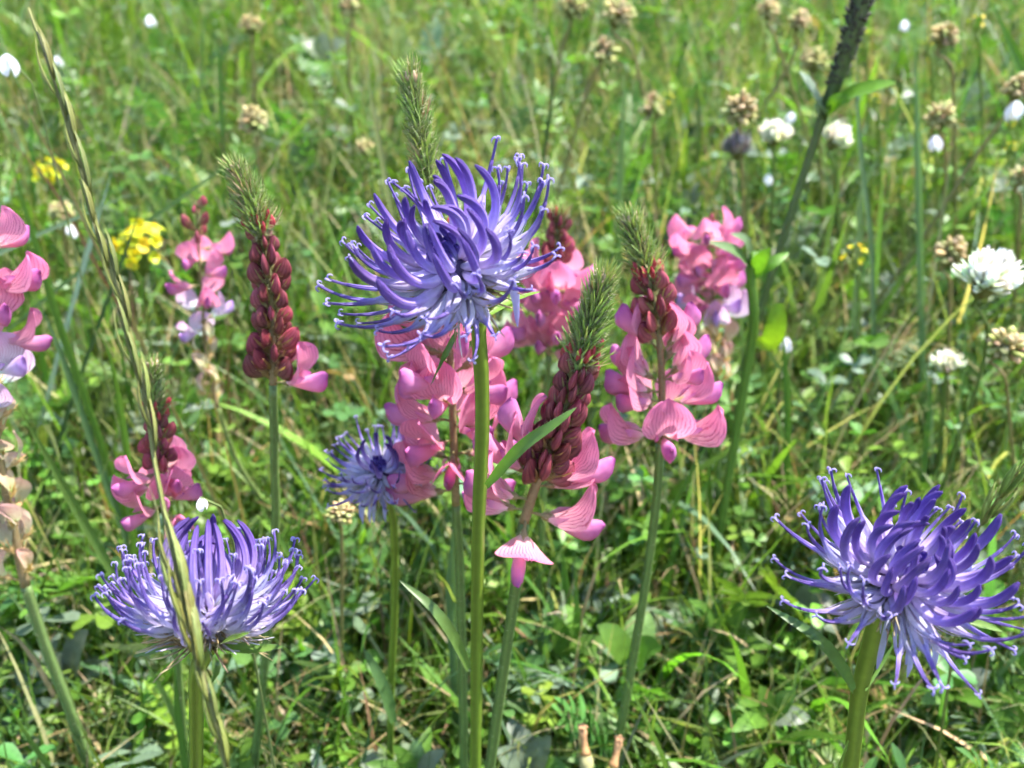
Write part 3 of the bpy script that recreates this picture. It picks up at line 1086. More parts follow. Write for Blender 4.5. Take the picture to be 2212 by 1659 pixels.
def sainfoin(name, label, axis_px, D, stem_px, stem_w, zones, flowers=(), n_flowers=0, n_red=20, n_green=45, seed=1, unit_px=None, lean=0.0, faded=0, dry=0, tip_tuft=True, stem_lean=0.0, skip_front=False, stem_col=(.13, .20, .055)):
    """axis_px runs from the tip down to the foot of the raceme; zones = (end of flowers, end of red buds) as fractions from the foot"""
    random.seed(seed)
    ax = trace(axis_px, D=D, Y2=None)
    Y = ax[0].y
    if lean:
        ax = [py_(p[0], p[1], Y + lean * i / (len(axis_px) - 1)) for i, p in enumerate(axis_px)]
    foot = ax[-1]
    st = [foot] + [py_(p[0], p[1], foot.y + stem_lean * (i + 1) / max(1, len(stem_px))) for i, p in enumerate(stem_px)]
    st = to_ground(st)
    root = thing(name, st[-1], label, 'flower', 'pink sainfoin flower spikes')
    up = smooth_path(list(reversed(ax)), 40)             # foot to tip
    w = stem_w * mpp(foot) * .5
    mb = MB()
    sp = smooth_path(st, 50)
    mb.tube(sp, [w * (.9 + .25 * i / 49) for i in range(50)], 10, col=stem_col, col2=(.10, .18, .045))
    for i in range(160):                                 # short pale hairs
        p = sp[random.randrange(1, 30)].lerp(sp[random.randrange(1, 30)], 0)
        an = random.uniform(0, 6.283)
        o = Vector((math.cos(an), math.sin(an), .1))
        mb.tube([p + o * w * .9, p + o * (w + .0005)], [.00003, .00001], 3, col=(.6, .62, .45), cap=False)
    part(root, 'stem', mb.mesh('sainfoin_stem', MAT['stem']))
    mb = MB()
    mb.tube(up, [w * (.85 - .55 * i / 39) for i in range(40)], 8, col=(.33, .24, .13), col2=(.16, .17, .07))
    part(root, 'raceme_axis', mb.mesh('raceme_axis', MAT['calyx']))
    S = (unit_px or 1.0)

    def frame(f, az, inc):
        i = min(38, max(0, int(f * 39)))
        p = up[i].lerp(up[i + 1], f * 39 - i if f < 1 else 1)
        a = (up[min(39, i + 2)] - up[max(0, i - 2)]).normalized()
        xx = (Vector((1, 0, 0)) - a * a.x).normalized(); yy = a.cross(xx)
        o = xx * math.cos(az) + yy * math.sin(az)
        d = o * math.sin(inc) + a * math.cos(inc)
        return p, a, o, d

    def flower(f, az, inc, sc, fade=0, ban=None, kee=None):
        sc *= .85
        p, a, o, d = frame(f, az, inc)
        M = basis(d, a + o * .001, p + o * w * .5, S * sc)
        tint = {0: jit((1, 1, 1), .1), 1: (.95, 1.9, 1.6), 2: (.85, 2.6, 1.5)}[fade]
        fl = part(root, 'flower', random.choice(CAL_F), M, (1, 1, 1) if fade < 2 else (1.7, 1.5, 1.4))
        Mx = Matrix.Translation((.0032, 0, .0004))
        if fade == 2:
            sub(fl, 'withered_petal', random.choice(BAN), Mx @ Matrix.Rotation(R(random.uniform(-20, 60)), 4, 'X') @ Matrix.Diagonal((.75, .42, .75, 1)), jit((.85, 1.75, .82), .2))
            return
        sub(fl, 'banner_petal', BAN[ban] if ban is not None else random.choice(BAN), Mx, tint)
        sub(fl, 'keel_petal', KEEL[kee] if kee is not None else random.choice(KEEL), Matrix.Translation((.0032, 0, -.0004)), tint)
        for wg in WING:
            sub(fl, 'wing_petal', wg, Matrix.Translation((.0032, 0, 0)), tint)

    for fl in flowers:
        flower(fl[0], R(fl[1]), R(fl[2]), fl[3], *(fl[4:]))
    z1, z2 = zones
    for k in range(n_flowers):
        f = z1 * (k + .5) / n_flowers
        az = k * 2.39996 + seed + random.uniform(-.3, .3)
        if skip_front and math.sin(az) < -.3:
            az = -az
        fd = 2 if k < dry else (1 if k < dry + faded else 0)
        flower(f, az, R(random.uniform(62, 98) if fd < 2 else random.uniform(25, 60)), random.uniform(.9, 1.08) * (1.1 if fd == 2 else 1), fd)
    n_red = int(n_red * 1.45)
    for k in range(n_red):
        q = (k + .5) / n_red
        f = z1 + (z2 - z1) * q
        az = k * 2.39996 + seed * 1.7
        p, a, o, d = frame(f, az + random.uniform(-.25, .25), R(40 - 16 * q + random.uniform(-9, 9)))
        sc = (.90 - .32 * q) * random.uniform(.78, 1.12)
        # broad side faces outwards: local Z = outward-ish
        M = basis(d, o, p + o * w * .6, S * sc)
        b = part(root, 'bud', random.choice(BUD), M, jit((.78, .95, .92), .32))
        sub(b, 'calyx', random.choice(CAL_B if q < .6 else GRB2), Matrix.Translation((-.0006, 0, .0004)) @ Matrix.Scale(1.25, 4), (.85, .66, .55) if q < .4 else (.72, .80, .6))
    n_green = int(n_green * 2.1)
    for k in range(n_green):
        q = (k + .5) / n_green
        f = z2 + (1.0 - z2) * q
        az = k * 2.39996 + seed
        p, a, o, d = frame(min(.999, f), az, R(38 - 18 * q + random.uniform(-9, 9)))
        sc = (1.10 - .30 * q) * random.uniform(.9, 1.1)
        M = basis(d, o, p + o * w * .4, S * sc)
        g = part(root, 'green_bud', random.choice(GRB if random.random() > .12 - .06 * q else GRB2), M, jit((1, 1, 1), .25))
        if q < .22 and random.random() < .5:
            sub(g, 'petal_tip', random.choice(BUD), Matrix.Translation((.0008, 0, 0)) @ Matrix.Scale(.42, 4), (1.5, 1.2, 1.1))
    if tip_tuft:
        mb = MB()
        for k in range(7):
            an = k * .9
            p, a, o, d = frame(.985, an, R(25))
            q0 = p + o * w * .3
            mb.tube([q0, q0 + d * .0016 * S, q0 + d * .0026 * S], [.0005 * S, .0006 * S, .0002 * S], 6, col=jit((.42, .30, .19), .25), col2=(.6, .46, .33))
        part(root, 'tip_tuft', mb.mesh('tip_tuft', MAT['dry']))
    return root


sainfoin('sainfoin_spike', 'sainfoin spike of wine-red buds with a single open pink flower at its foot',
         [(514, 372), (548, 450), (575, 560), (588, 680), (590, 830)], .158, [(593, 1000), (595, 1150), (575, 1400), (549, 1659)], 22,
         (.04, .70), flowers=[(.01, -12, 76, 1.02, 0, 3, 0), (.08, 40, 55, .6, 0, 2, 2)], n_red=30, n_green=56, seed=2, unit_px=1.0)
sainfoin('sainfoin_spike', 'tall sainfoin spike whose green tip rises behind the central violet head',
         [(886, 168), (915, 330), (945, 540), (970, 740), (978, 900), (985, 1090)], .150, [(992, 1200), (998, 1400), (1003, 1659)], 22,
         (.44, .60), flowers=[(.40, 172, 78, 1.15, 0, 5, 0), (.35, 20, 62, 1.2, 0, 4, 0), (.37, 130, 62, 1.05, 0, 0, 2), (.30, 200, 74, .9, 0, 2, 3),
                              (.23, 178, 82, 1.12, 0, 0, 0), (.26, 95, 70, 1.1, 0, 4, 2), (.25, 15, 76, 1.15, 0, 0, 1), (.15, 268, 100, .95, 0, 5, 0), (.20, 60, 80, 1.1, 0, 4, 0),
                              (.10, 205, 92, 1.15, 0, 1, 0), (.04, 190, 88, 1.15, 0, 3, 3), (.06, 345, 86, 1.05, 0, 0, 0), (.44, 165, 60, 1.0, 0, 0, 1), (.48, 60, 58, 1.0, 0, 4, 2), (.31, 330, 80, 1.05, 0, 0, 2), (.33, 222, 72, 1.05, 0, 4, 1), (.18, 232, 84, 1.1, 0, 0, 0), (.12, 150, 80, 1.1, 0, 4, 1), (.28, 255, 70, 1.0, 0, 3, 2), (.47, 205, 56, 1.05, 0, 0, 0), (.14, 350, 80, 1.1, 0, 4, 0), (.22, 310, 82, 1.05, 0, 3, 1), (.42, 290, 66, 1.0, 0, 0, 3)],
         n_red=16, n_green=56, seed=4, unit_px=1.05)
sainfoin('sainfoin_spike', 'leaning sainfoin spike with dark red buds, crossed by a leaf of the thick green stem',
         [(1302, 606), (1278, 690), (1245, 810), (1195, 950), (1160, 1040), (1132, 1128)], .146, [(1118, 1240), (1092, 1420), (1058, 1659)], 27,
         (.20, .66), flowers=[(.19, 10, 66, 1.18, 0, 4, 0), (.16, 28, 80, 1.0, 0, 0, 1), (.05, -8, 88, 1.15, 0, 1, 0), (.02, 272, 128, 1.08, 0, 4, 2), (.10, 190, 80, 1.1, 0, 0, 1), (.20, 175, 70, 1.15, 0, 4, 0), (.05, 170, 96, 1.0, 0, 2, 2), (.27, 168, 50, 1.1, 0, 0, 0)],
         n_red=34, n_green=58, seed=6, unit_px=1.06)
sainfoin('sainfoin_spike', 'upright sainfoin spike ringed with pale pink flowers below a short red band',
         [(1364, 478), (1395, 580), (1420, 700), (1430, 830), (1426, 955)], .166, [(1416, 1100), (1385, 1320), (1326, 1659)], 22,
         (.48, .74), flowers=[(.04, 185, 84, 1.12, 0, 2, 0), (.05, 270, 80, 1.2, 0, 3, 2), (.05, 352, 86, 1.1, 0, 5, 0), (.18, 5, 78, 1.1, 0, 0, 0), (.24, 188, 70, 1.1, 0, 1, 1), (.20, 205, 78, .95, 0, 2, 0), (.30, 20, 60, 1.1, 0, 3, 0),
                              (.28, 150, 60, 1.1, 0, 0, 2), (.36, 40, 52, 1.1, 0, 4, 1), (.12, 60, 80, 1.0, 0, 0, 0), (.14, 130, 80, 1.0, 0, 4, 0), (.30, 320, 70, .85, 0, 2, 2), (.44, 160, 42, 1.0, 0, 0, 1), (.42, 10, 44, 1.0, 0, 0, 1)],
         n_red=13, n_green=46, seed=8, unit_px=1.0)
sainfoin('sainfoin_spike', 'distant mauve-pink sainfoin spike beside the dark slanting stalk, brown seed pods below',
         [(1525, 486), (1532, 560), (1540, 640), (1545, 760), (1550, 840)], .25, [(1552, 1000), (1545, 1200)], 13,
         (.98, .99), n_flowers=38, n_red=2, n_green=0, seed=10, unit_px=.98, dry=16, faded=4, tip_tuft=False)
sainfoin('sainfoin_spike', 'soft pink sainfoin spike peeping out behind the central violet head',
         [(1208, 462), (1200, 560), (1190, 660), (1185, 765)], .22, [(1180, 900), (1170, 1150)], 15,
         (.62, .96), n_flowers=22, n_red=14, n_green=8, seed=12, unit_px=1.0, tip_tuft=False)
sainfoin('sainfoin_spike', 'fading sainfoin spike with a bent stalk and white withered lower flowers beside the wine-red spike',
         [(424, 432), (428, 520), (436, 640), (445, 760), (470, 880)], .235, [(492, 945), (520, 1010), (600, 1130), (720, 1310), (840, 1500)], 11,
         (.80, .98), n_flowers=19, n_red=5, n_green=0, seed=14, unit_px=.80, dry=8, faded=4, tip_tuft=False, stem_lean=.01, stem_col=(.17, .22, .07))
sainfoin('sainfoin_spike', 'old sainfoin spike with brown dry pods along its lower half, pink only at its top',
         [(-46, 500), (-34, 680), (-20, 850), (10, 1050), (55, 1265)], .165, [(100, 1400), (150, 1530), (196, 1659)], 25,
         (.97, .99), n_flowers=34, n_red=2, n_green=0, seed=16, unit_px=.95, dry=18, faded=5, tip_tuft=False, stem_col=(.14, .21, .07))
sainfoin('sainfoin_spike', 'short sainfoin spike with a ring of pink flowers just behind the slanting grass spike',
         [(328, 792), (334, 880), (342, 960), (350, 1040), (358, 1110)], .172, [(372, 1300), (388, 1480), (402, 1659)], 18,
         (.32, .66), n_flowers=11, n_red=14, n_green=34, seed=18, unit_px=.82)


# ------------------------------------------------------------------ grass spikes with long spikelets
def lemma_mesh(L, wv, c1, c2, awn):
    mb = MB()
    pts = [Vector((L * s, 0, .08 * L * math.sin(math.pi * s))) for s in (0, .2, .4, .6, .8, 1)]
    mb.tube(pts, [wv * q for q in (.35, .85, 1.0, .8, .45, .08)], 7, flat=.7, col=c1, col2=c2, up=(0, 1, 0))
    if awn:
        mb.tube([pts[-1], pts[-1] + Vector((awn * .5, 0, .0001)), pts[-1] + Vector((awn, 0, .0006))], [wv * .09, wv * .06, wv * .02], 4, col=c2, cap=False)
    return mb.mesh('lemma', MAT['stem'])


random.seed(5)
LEM = [lemma_mesh(.0095, .00085, (.17, .19, .05), (.40, .36, .16), .003), lemma_mesh(.0105, .00075, (.20, .21, .06), (.42, .38, .2), .004),
       lemma_mesh(.0085, .0009, (.21, .17, .06), (.42, .33, .16), .002)]


random.seed(6)
LONG = [lemma_mesh(.019, .00085, (.13, .15, .035), (.42, .40, .2), .007), lemma_mesh(.022, .00075, (.16, .17, .045), (.46, .42, .24), .009), lemma_mesh(.0175, .0009, (.19, .16, .05), (.36, .30, .13), .006)]


def grass_spike(name, label, stem_px, Ys, w_px, spikelets, tint=(1, 1, 1), group='grass spikes with long narrow spikelets', lem=None, base_len=.0105, div=1.0):
    """stem from tip to foot in pixels with a Y each; spikelets = (px0, py0, Y0, px1, py1, Y1, lemmas, scale)"""
    st = [py_(p[0], p[1], y) for p, y in zip(stem_px, Ys)]
    st = to_ground(st)
    root = thing(name, st[-1], label, 'grass', group)
    sp = smooth_path(st, 60)
    mb = MB()
    w = w_px * mpp(st[len(stem_px) // 2]) * .5
    mb.tube(sp, [w * (.35 + .65 * min(1, i / 30)) for i in range(60)], 8, col=(.24, .24, .08), col2=(.13, .19, .04))
    part(root, 'stem', mb.mesh('grass_stem', MAT['stem']))
    for (a, b, y0, c, d, y1, nl, sc) in spikelets:
        p0, p1 = py_(a, b, y0), py_(c, d, y1)               # foot, tip
        dv = p1 - p0
        L = dv.length
        x = dv.normalized()
        side = x.cross(Vector((0, 1, 0))).normalized()
        mb = MB()
        mb.tube([p0, p0.lerp(p1, .4), p0.lerp(p1, .8)], [.0002, .00018, .0001], 5, col=(.2, .2, .07))
        r = part(root, 'spikelet', mb.mesh('rachilla', MAT['stem']))
        Minv = r.matrix_basis.inverted()
        Ls = base_len * sc
        for k in range(nl):
            f = k / max(1, nl - 1) * max(0.0, 1 - Ls * 1.1 / L)
            sg = 1 if k % 2 else -1
            q = p0 + x * (L * f) + side * (sg * .0003 * sc)
            d2 = (x + side * (sg * div * random.uniform(.02, .09)) + Vector((0, div * random.uniform(-.06, .06), 0))).normalized()
            M = basis(d2, side * sg + Vector((0, -.6, 0)), q, sc * random.uniform(.9, 1.1))
            sub(r, 'lemma', random.choice(lem or LEM), M, jit(tint, .2))
    return root


SPX = [(62, 18), (112, 160), (172, 360), (238, 580), (300, 790), (338, 1020), (385, 1240), (432, 1440), (490, 1659)]
SPY = [.122, .118, .113, .107, .101, .094, .085, .078, .072]


def spk(i0_, i1_, dx0, dx1, nl, sc):
    """spikelet between two places on that stem given as fractional indices: foot, tip"""
    def at_(f, dx):
        k = min(len(SPX) - 2, int(f)); q = f - k
        return (SPX[k][0] + (SPX[k + 1][0] - SPX[k][0]) * q + dx, SPX[k][1] + (SPX[k + 1][1] - SPX[k][1]) * q, SPY[k] + (SPY[k + 1] - SPY[k]) * q - .0005)
    return at_(i0_, dx0) + at_(i1_, dx1) + (nl, sc)


grass_spike('grass_spike', 'long olive grass spike slanting across the meadow over the cup-shaped violet head', SPX, SPY, 17,
            [spk(1.5, .02, 3, 1, 3, .45), spk(2.3, 1.0, 4, 9, 3, .42), spk(3.0, 1.9, -5, -9, 3, .42), spk(3.6, 2.5, 6, 10, 3, .4), spk(4.2, 3.2, -4, -9, 3, .38), spk(4.8, 3.8, 5, 8, 3, .38),
             spk(7.05, 5.2, 0, -10, 6, .55), spk(6.9, 5.4, 5, 6, 5, .5), spk(7.0, 5.6, -5, -2, 5, .5), spk(8.0, 6.7, 2, 4, 4, .36)], (.62, .74, .40), lem=LONG, base_len=.02, div=.45)
grass_spike('grass_spike', 'green grass spike with narrow spikelets rising beside the deep violet rampion',
            [(2225, 985), (2170, 1060), (2120, 1130), (2085, 1230), (2060, 1400)], [.14, .142, .144, .146, .15], 8,
            [(2160, 1075, .143, 2225, 970, .141, 5, .9), (2135, 1120, .144, 2205, 1040, .143, 5, .8), (2120, 1135, .144, 2165, 1030, .145, 4, .7)], (.75, 1.1, .7))
grass_spike('grass_spike', 'small brown-green grass spikelets low beside the thick green stem',
            [(962, 1440), (958, 1520), (945, 1600), (940, 1670)], [.185, .185, .186, .187], 7,
            [(965, 1500, .185, 955, 1425, .185, 4, .7), (960, 1560, .185, 945, 1490, .185, 4, .7), (985, 1570, .186, 990, 1500, .186, 4, .6), (945, 1620, .186, 930, 1550, .186, 4, .7), (962, 1640, .186, 990, 1580, .186, 4, .6)], (.7, .7, .6))


# ------------------------------------------------------------------ faded round seed heads, white clover, yellow spurge
def scale_floret(c1, c2, L, wv):
    mb = MB()
    pts = [Vector((0, 0, 0)), Vector((L * .4, 0, .0001)), Vector((L * .8, 0, .0002)), Vector((L, 0, -.0001))]
    mb.tube(pts, [wv * .35, wv, wv * .85, wv * .2], 6, flat=.55, col=c1, col2=c2, up=(0, 1, 0))
    return mb.mesh('seed_floret', MAT['dry'])


random.seed(9)
TANF = [scale_floret((.40, .34, .13), (.60, .50, .26), .0036, .0014), scale_floret((.42, .36, .15), (.64, .50, .30), .0033, .0015), scale_floret((.34, .27, .11), (.52, .38, .22), .0038, .0012)]
GRNF = [scale_floret((.28, .33, .08), (.54, .55, .22), .0036, .0013), scale_floret((.32, .36, .11), (.58, .56, .26), .0033, .0014)]


def seed_head(px, py, D, r_px, stem_px, label, green=.5, name='seed_head', stem_col=(.27, .21, .09), seed=0, petals=None, tint=(1, 1, 1), group='round faded seed heads on thin stalks', nfl=46, stem_w=7):
    random.seed(seed + int(px) * 7 + int(py))
    c = pd(px, py, D)
    r = r_px * mpp(c)
    A = Vector((random.uniform(-.4, .4), random.uniform(-.5, .1), 1)).normalized()
    squash = random.uniform(.72, 1.12)
    st = [c - A * r * .4, c - A * r * 1.1] + [py_(p[0], p[1], c.y + .004 * (i + 1)) for i, p in enumerate(stem_px)]
    st = to_ground(st)
    root = thing(name, st[-1], label, 'seed head' if petals is None else 'flower', group)
    mb = MB()
    w = stem_w * mpp(c) * .5
    sp = smooth_path(st, 30)
    mb.tube(sp, [w * (.8 + .4 * i / 29) for i in range(30)], 7, col=stem_col, col2=(.12, .17, .04))
    part(root, 'stem', mb.mesh('head_stem', MAT['stem']))
    mb = MB()
    mb.tube([c + A * r * q for q in (-.75, -.6, -.3, .1, .4, .6, .7)], [r * q for q in (.12, .34, .5, .55, .45, .25, .05)], 8, col=(.13, .15, .04), col2=(.22, .18, .09))
    part(root, 'core', mb.mesh('head_core', MAT['dry']))
    X = A.orthogonal().normalized(); Yv = A.cross(X)
    for k in range(nfl):
        f = (k + .5) / nfl
        zc = 1 - (1.72 if petals is None else 1.35) * f
        rr = math.sqrt(max(0, 1 - zc * zc))
        ph = k * 2.39996 + random.uniform(-.25, .25)
        o = X * (rr * math.cos(ph)) + Yv * (rr * math.sin(ph)) + A * zc
        sc = r / .0068 * random.uniform(.8, 1.15)
        if petals is None:
            me = random.choice(GRNF if random.random() < green + (f - .5) * .7 else TANF)
        else:
            me = random.choice(petals)
        d = (o + Vector((random.uniform(-.2, .2), random.uniform(-.2, .2), random.uniform(-.1, .25) + (0 if petals is None else .45)))).normalized()
        part(root, 'floret', me, basis(d, A + o * .3, c + (o - A * (o.dot(A) * (1 - squash))) * r * .45, sc * random.uniform(.7, 1.2)), jit(tint, .28))
    return root


HEADS = [
    (548, 262, .36, 36, [(556, 330), (570, 420), (580, 500)], 'tan seed head above the dark gap in the grass, near the wine-red spike', .35),
    (541, 55, .44, 27, [(545, 110), (550, 200)], 'small tan seed head far up the slope over the clover patch', .3),
    (752, 12, .44, 28, [(752, 80), (756, 170)], 'brownish seed head far up the slope beside pale clover leaves', .4),
    (1237, 16, .40, 34, [(1215, 100), (1195, 200), (1180, 300)], 'pale green seed head, smaller of a pair on leaning dark stalks', .75),
    (1336, 30, .38, 42, [(1362, 100), (1385, 180), (1420, 300)], 'big pale green seed head, larger of a pair on leaning dark stalks', .75),
    (1305, 110, .38, 34, [(1285, 160), (1255, 240), (1230, 330)], 'yellow-green drooping seed head just under the pale green pair', .8),
    (1660, 22, .40, 27, [(1670, 70), (1690, 130)], 'small tan seed head with a yellow-green base far up the slope', .4),
    (1727, 46, .38, 28, [(1725, 90), (1700, 150), (1660, 215)], 'grey-green seed head on a red-brown leaning stalk', .6),
    (1758, 132, .36, 34, [(1765, 190), (1768, 260)], 'pale yellow drooping seed head touching the bristly dark stalk top', .7),
    (1598, 238, .30, 42, [(1600, 300), (1605, 420), (1610, 520)], 'large peach and tan seed head above the white clovers', .3),
    (2042, 78, .34, 34, [(2055, 140), (2060, 220), (2062, 330)], 'tan seed head on a red-brown stalk among the yellow dots', .35),
    (2030, 252, .32, 36, [(2040, 310), (2042, 400), (2030, 520)], 'grey-green seed head with a drooping white petal below it', .7),
    (2200, 192, .31, 34, [(2178, 240), (2100, 350), (1990, 520), (1860, 700), (1830, 770)], 'brown seed head on a very long leaning red-brown stalk', .2),
    (2054, 548, .28, 39, [(2052, 610), (2048, 800), (2046, 1000)], 'flat-topped tan seed head beside the large white clover', .35),
    (2172, 748, .235, 47, [(2170, 810), (2180, 900), (2190, 1000)], 'brown and green shaggy seed head below the large white clover', .4),
    (735, 1108, .215, 32, [(738, 1160), (738, 1350), (735, 1560)], 'tan seed head on a thin brown stalk between two violet heads', .4),
    (130, 456, .34, 28, [(140, 520), (150, 600)], 'pale tan seed head with a white petal under it beside the grass spike', .45),
    (1410, 236, .38, 32, [(1412, 300), (1415, 400)], 'faded whitish seed head next to a yellow flower', .5),
    (785, 320, .42, 22, [(788, 360), (790, 420)], 'tiny pale seed head between the grass tops', .6),
    (2206, 382, .30, 28, [(2206, 430), (2200, 520)], 'pale green seed head behind the pair of orange-yellow flowers', .7),
]
for i, h in enumerate(HEADS):
    seed_head(h[0], h[1], h[2], h[3], h[4], h[5], h[6], seed=i, stem_w=9 if i not in (12,) else 10)


def white_floret(c1, c2):
    mb = MB()
    pts = [Vector((0, 0, 0)), Vector((.0025, 0, .0001)), Vector((.005, 0, .0004)), Vector((.0066, 0, .001))]
    mb.tube(pts, [.0003, .0006, .0009, .0003], 7, flat=.55, col=c1, col2=c2, up=(0, 1, 0))
    mb.ribbon([Vector((.002, 0, .0006)), Vector((.0045, 0, .0014)), Vector((.0072, 0, .0026))], [.0004, .0011, .0003], normal=(0, 0, 1), fold=.5, col=c1, col2=c2)
    return mb.mesh('clover_floret', MAT['petal'])


WF = [white_floret((.70, .74, .46), (.92, .92, .86)), white_floret((.62, .68, .42), (.94, .94, .9))]
CLOV = [(2128, 612, .23, 52, [(2132, 700), (2120, 800), (2070, 950)], 'large bright white clover head among broad grass leaves', (1, 1, 1)),
        (1672, 298, .33, 26, [(1672, 350), (1668, 430)], 'cream clover head, beside the withered grey one', (1, 1, .9)),
        (1803, 306, .33, 27, [(1805, 360), (1808, 420)], 'cream clover head touching the dark slanting stalk', (1, 1, .92)),
        (2045, 792, .27, 24, [(2040, 840), (2035, 900)], 'small half-hidden white clover head low in the leaves', (1, .98, .9)),
        (1592, 326, .31, 27, [(1612, 380), (1614, 480), (1616, 560)], 'withered grey clover head on a thin dark stalk', (.30, .28, .32))]
for i, c in enumerate(CLOV):
    seed_head(c[0], c[1], c[2], c[3], c[4], c[5], petals=WF, name='clover_flower', tint=c[6], seed=50 + i, stem_col=(.13, .2, .05), group='round clover heads', nfl=88, stem_w=10)


def disc_bract(c):
    mb = MB()
    lf = [(0, .1), (.2, .62), (.45, .95), (.7, 1.0), (.9, .7), (1.0, .12)]
    pts = [Vector((s * .007, 0, .0010 * math.sin(s * 2.4))) for s, _ in lf]
    mb.ribbon(pts, [.0036 * w for _, w in lf], normal=(0, 0, 1), fold=.15, col=c, col2=tuple(x * 1.1 for x in c))
    return mb.mesh('yellow_bract', MAT['petal'])


YB = [disc_bract((.56, .50, .012)), disc_bract((.42, .48, .02)), disc_bract((.62, .47, .012))]


def spurge(px, py, D, w_px, stem_px, label, rays=8, seed=0, bloom=1.0, name='spurge_plant', cat='flower'):
    random.seed(100 + seed)
    c = pd(px, py, D)
    half = w_px * .5 * mpp(c)
    foot = c + Vector((0, 0, -half * 1.2))
    st = to_ground([foot] + [py_(p[0], p[1], c.y + .003 * (i + 1)) for i, p in enumerate(stem_px)])
    root = thing(name, st[-1], label, cat, 'yellow meadow flowers')
    mb = MB()
    w = 7 * mpp(c) * .5
    sp = smooth_path(st, 24)
    mb.tube(sp, [w] * 24, 7, col=(.14, .22, .04))
    part(root, 'stem', mb.mesh('spurge_stem', MAT['stem']))
    for k in range(rays):
        ph = k * 2.39996 + random.uniform(-.2, .2)
        rr = math.sqrt((k + .5) / rays)
        fc = Vector((0, -.55, .83)); fx = Vector((1, 0, 0)); fy = fc.cross(fx)
        on = (fx * (math.cos(ph) * rr) + fy * (math.sin(ph) * rr) + fc * (.25 + .75 * math.sqrt(max(0, 1 - rr * rr)))).normalized()
        e = c + fx * (math.cos(ph) * rr * half * .85) + fy * (math.sin(ph) * rr * half * .85) + fc * ((1 - rr * rr) * half * .35) + Vector((0, random.uniform(-.15, .15) * half, random.uniform(-.15, .15) * half))
        mb = MB(); q = smooth_path([foot, foot.lerp(e, .5) + Vector((0, 0, -.1 * half)), e], 8)
        mb.tube(q, [w * .5] * 8, 6, col=(.17, .26, .04))
        part(root, 'ray', mb.mesh('ray', MAT['stem']))
        nb = 4 if w_px > 80 else 3
        for j in range(nb):
            a2 = ph + j * 2 * math.pi / nb + random.uniform(-.3, .3)
            t1_ = on.orthogonal().normalized(); t2_ = on.cross(t1_)
            d = t1_ * math.cos(a2) + t2_ * math.sin(a2) + on * random.uniform(.1, .7)
            part(root, 'bract', random.choice(YB), basis(d, on, e, half / .023 * random.uniform(.8, 1.15)), jit((1, 1, 1), .12))
    if w_px > 80:
        for k in range(9):
            p = sp[2 + k]
            ph = k * 2.4
            o = Vector((math.cos(ph), math.sin(ph), .5)).normalized()
            L = half * .75
            mb = MB()
            q = [p + o * (L * s) + Vector((0, 0, -.2 * L * s * s)) for s in (0, .25, .5, .75, 1)]
            mb.ribbon(q, [L * .05, L * .14, L * .18, L * .14, L * .02], normal=(0, 0, 1), fold=.25, col=jit((.085, .17, .035)))
            part(root, 'leaf', mb.mesh('spurge_leaf', MAT['leaf']))
    return root


spurge(298, 528, .27, 118, [(310, 640), (320, 720)], 'yellow-green spurge cluster with dark leaves below, beside the grass spike', 20, 1)
spurge(108, 372, .34, 80, [(115, 430), (120, 520)], 'smaller yellow spurge cluster behind the grass spike', 12, 2)
for i, (px, py, D, w, lab) in enumerate([
        (1442, 214, .37, 38, 'single bright yellow flower beside the faded whitish seed head'),
        (2112, 46, .36, 42, 'bright yellow flower far up the slope beside a broad grass leaf'),
        (2186, 268, .33, 26, 'upper of two orange-yellow flowers by the brown seed head'),
        (2184, 318, .33, 32, 'lower of two orange-yellow flowers by the brown seed head'),
        (1850, 550, .30, 66, 'flat lemon-yellow flower in the grass beyond the dark slanting stalk'),
        (1944, 408, .33, 24, 'tiny yellow flower just below the dead leaf'),
        (1893, 214, .36, 30, 'orange-yellow flower under the bright leaf pair'),
        (2008, 92, .36, 24, 'tiny yellow flower against the tan seed head'),
        (1868, 70, .4, 22, 'tiny yellow dot flower behind the dark stalk top')]):
    spurge(px, py, D, w, [(px + 3, py + 40), (px + 5, py + 90)], lab, 5, 10 + i, name='yellow_flower')


# ------------------------------------------------------------------ leafy stalks, twigs, single grass leaves
def leaf_part(root, pix, Ys, w_px, c1, c2, normal, name='leaf', fold=.3, shape=.7, n=14):
    pts = smooth_path([py_(p[0], p[1], y) for p, y in zip(pix, Ys)], n)
    w = w_px * mpp(pts[n // 2]) * .5
    mb = MB()
    mb.ribbon(pts, [w * max(.05, math.sin(math.pi * (.06 + .94 * i / (n - 1))) ** shape) for i in range(n)], normal=normal, fold=fold, col=c1, col2=c2, wave=.04)
    return part(root, name, mb.mesh(name, MAT['leaf']))


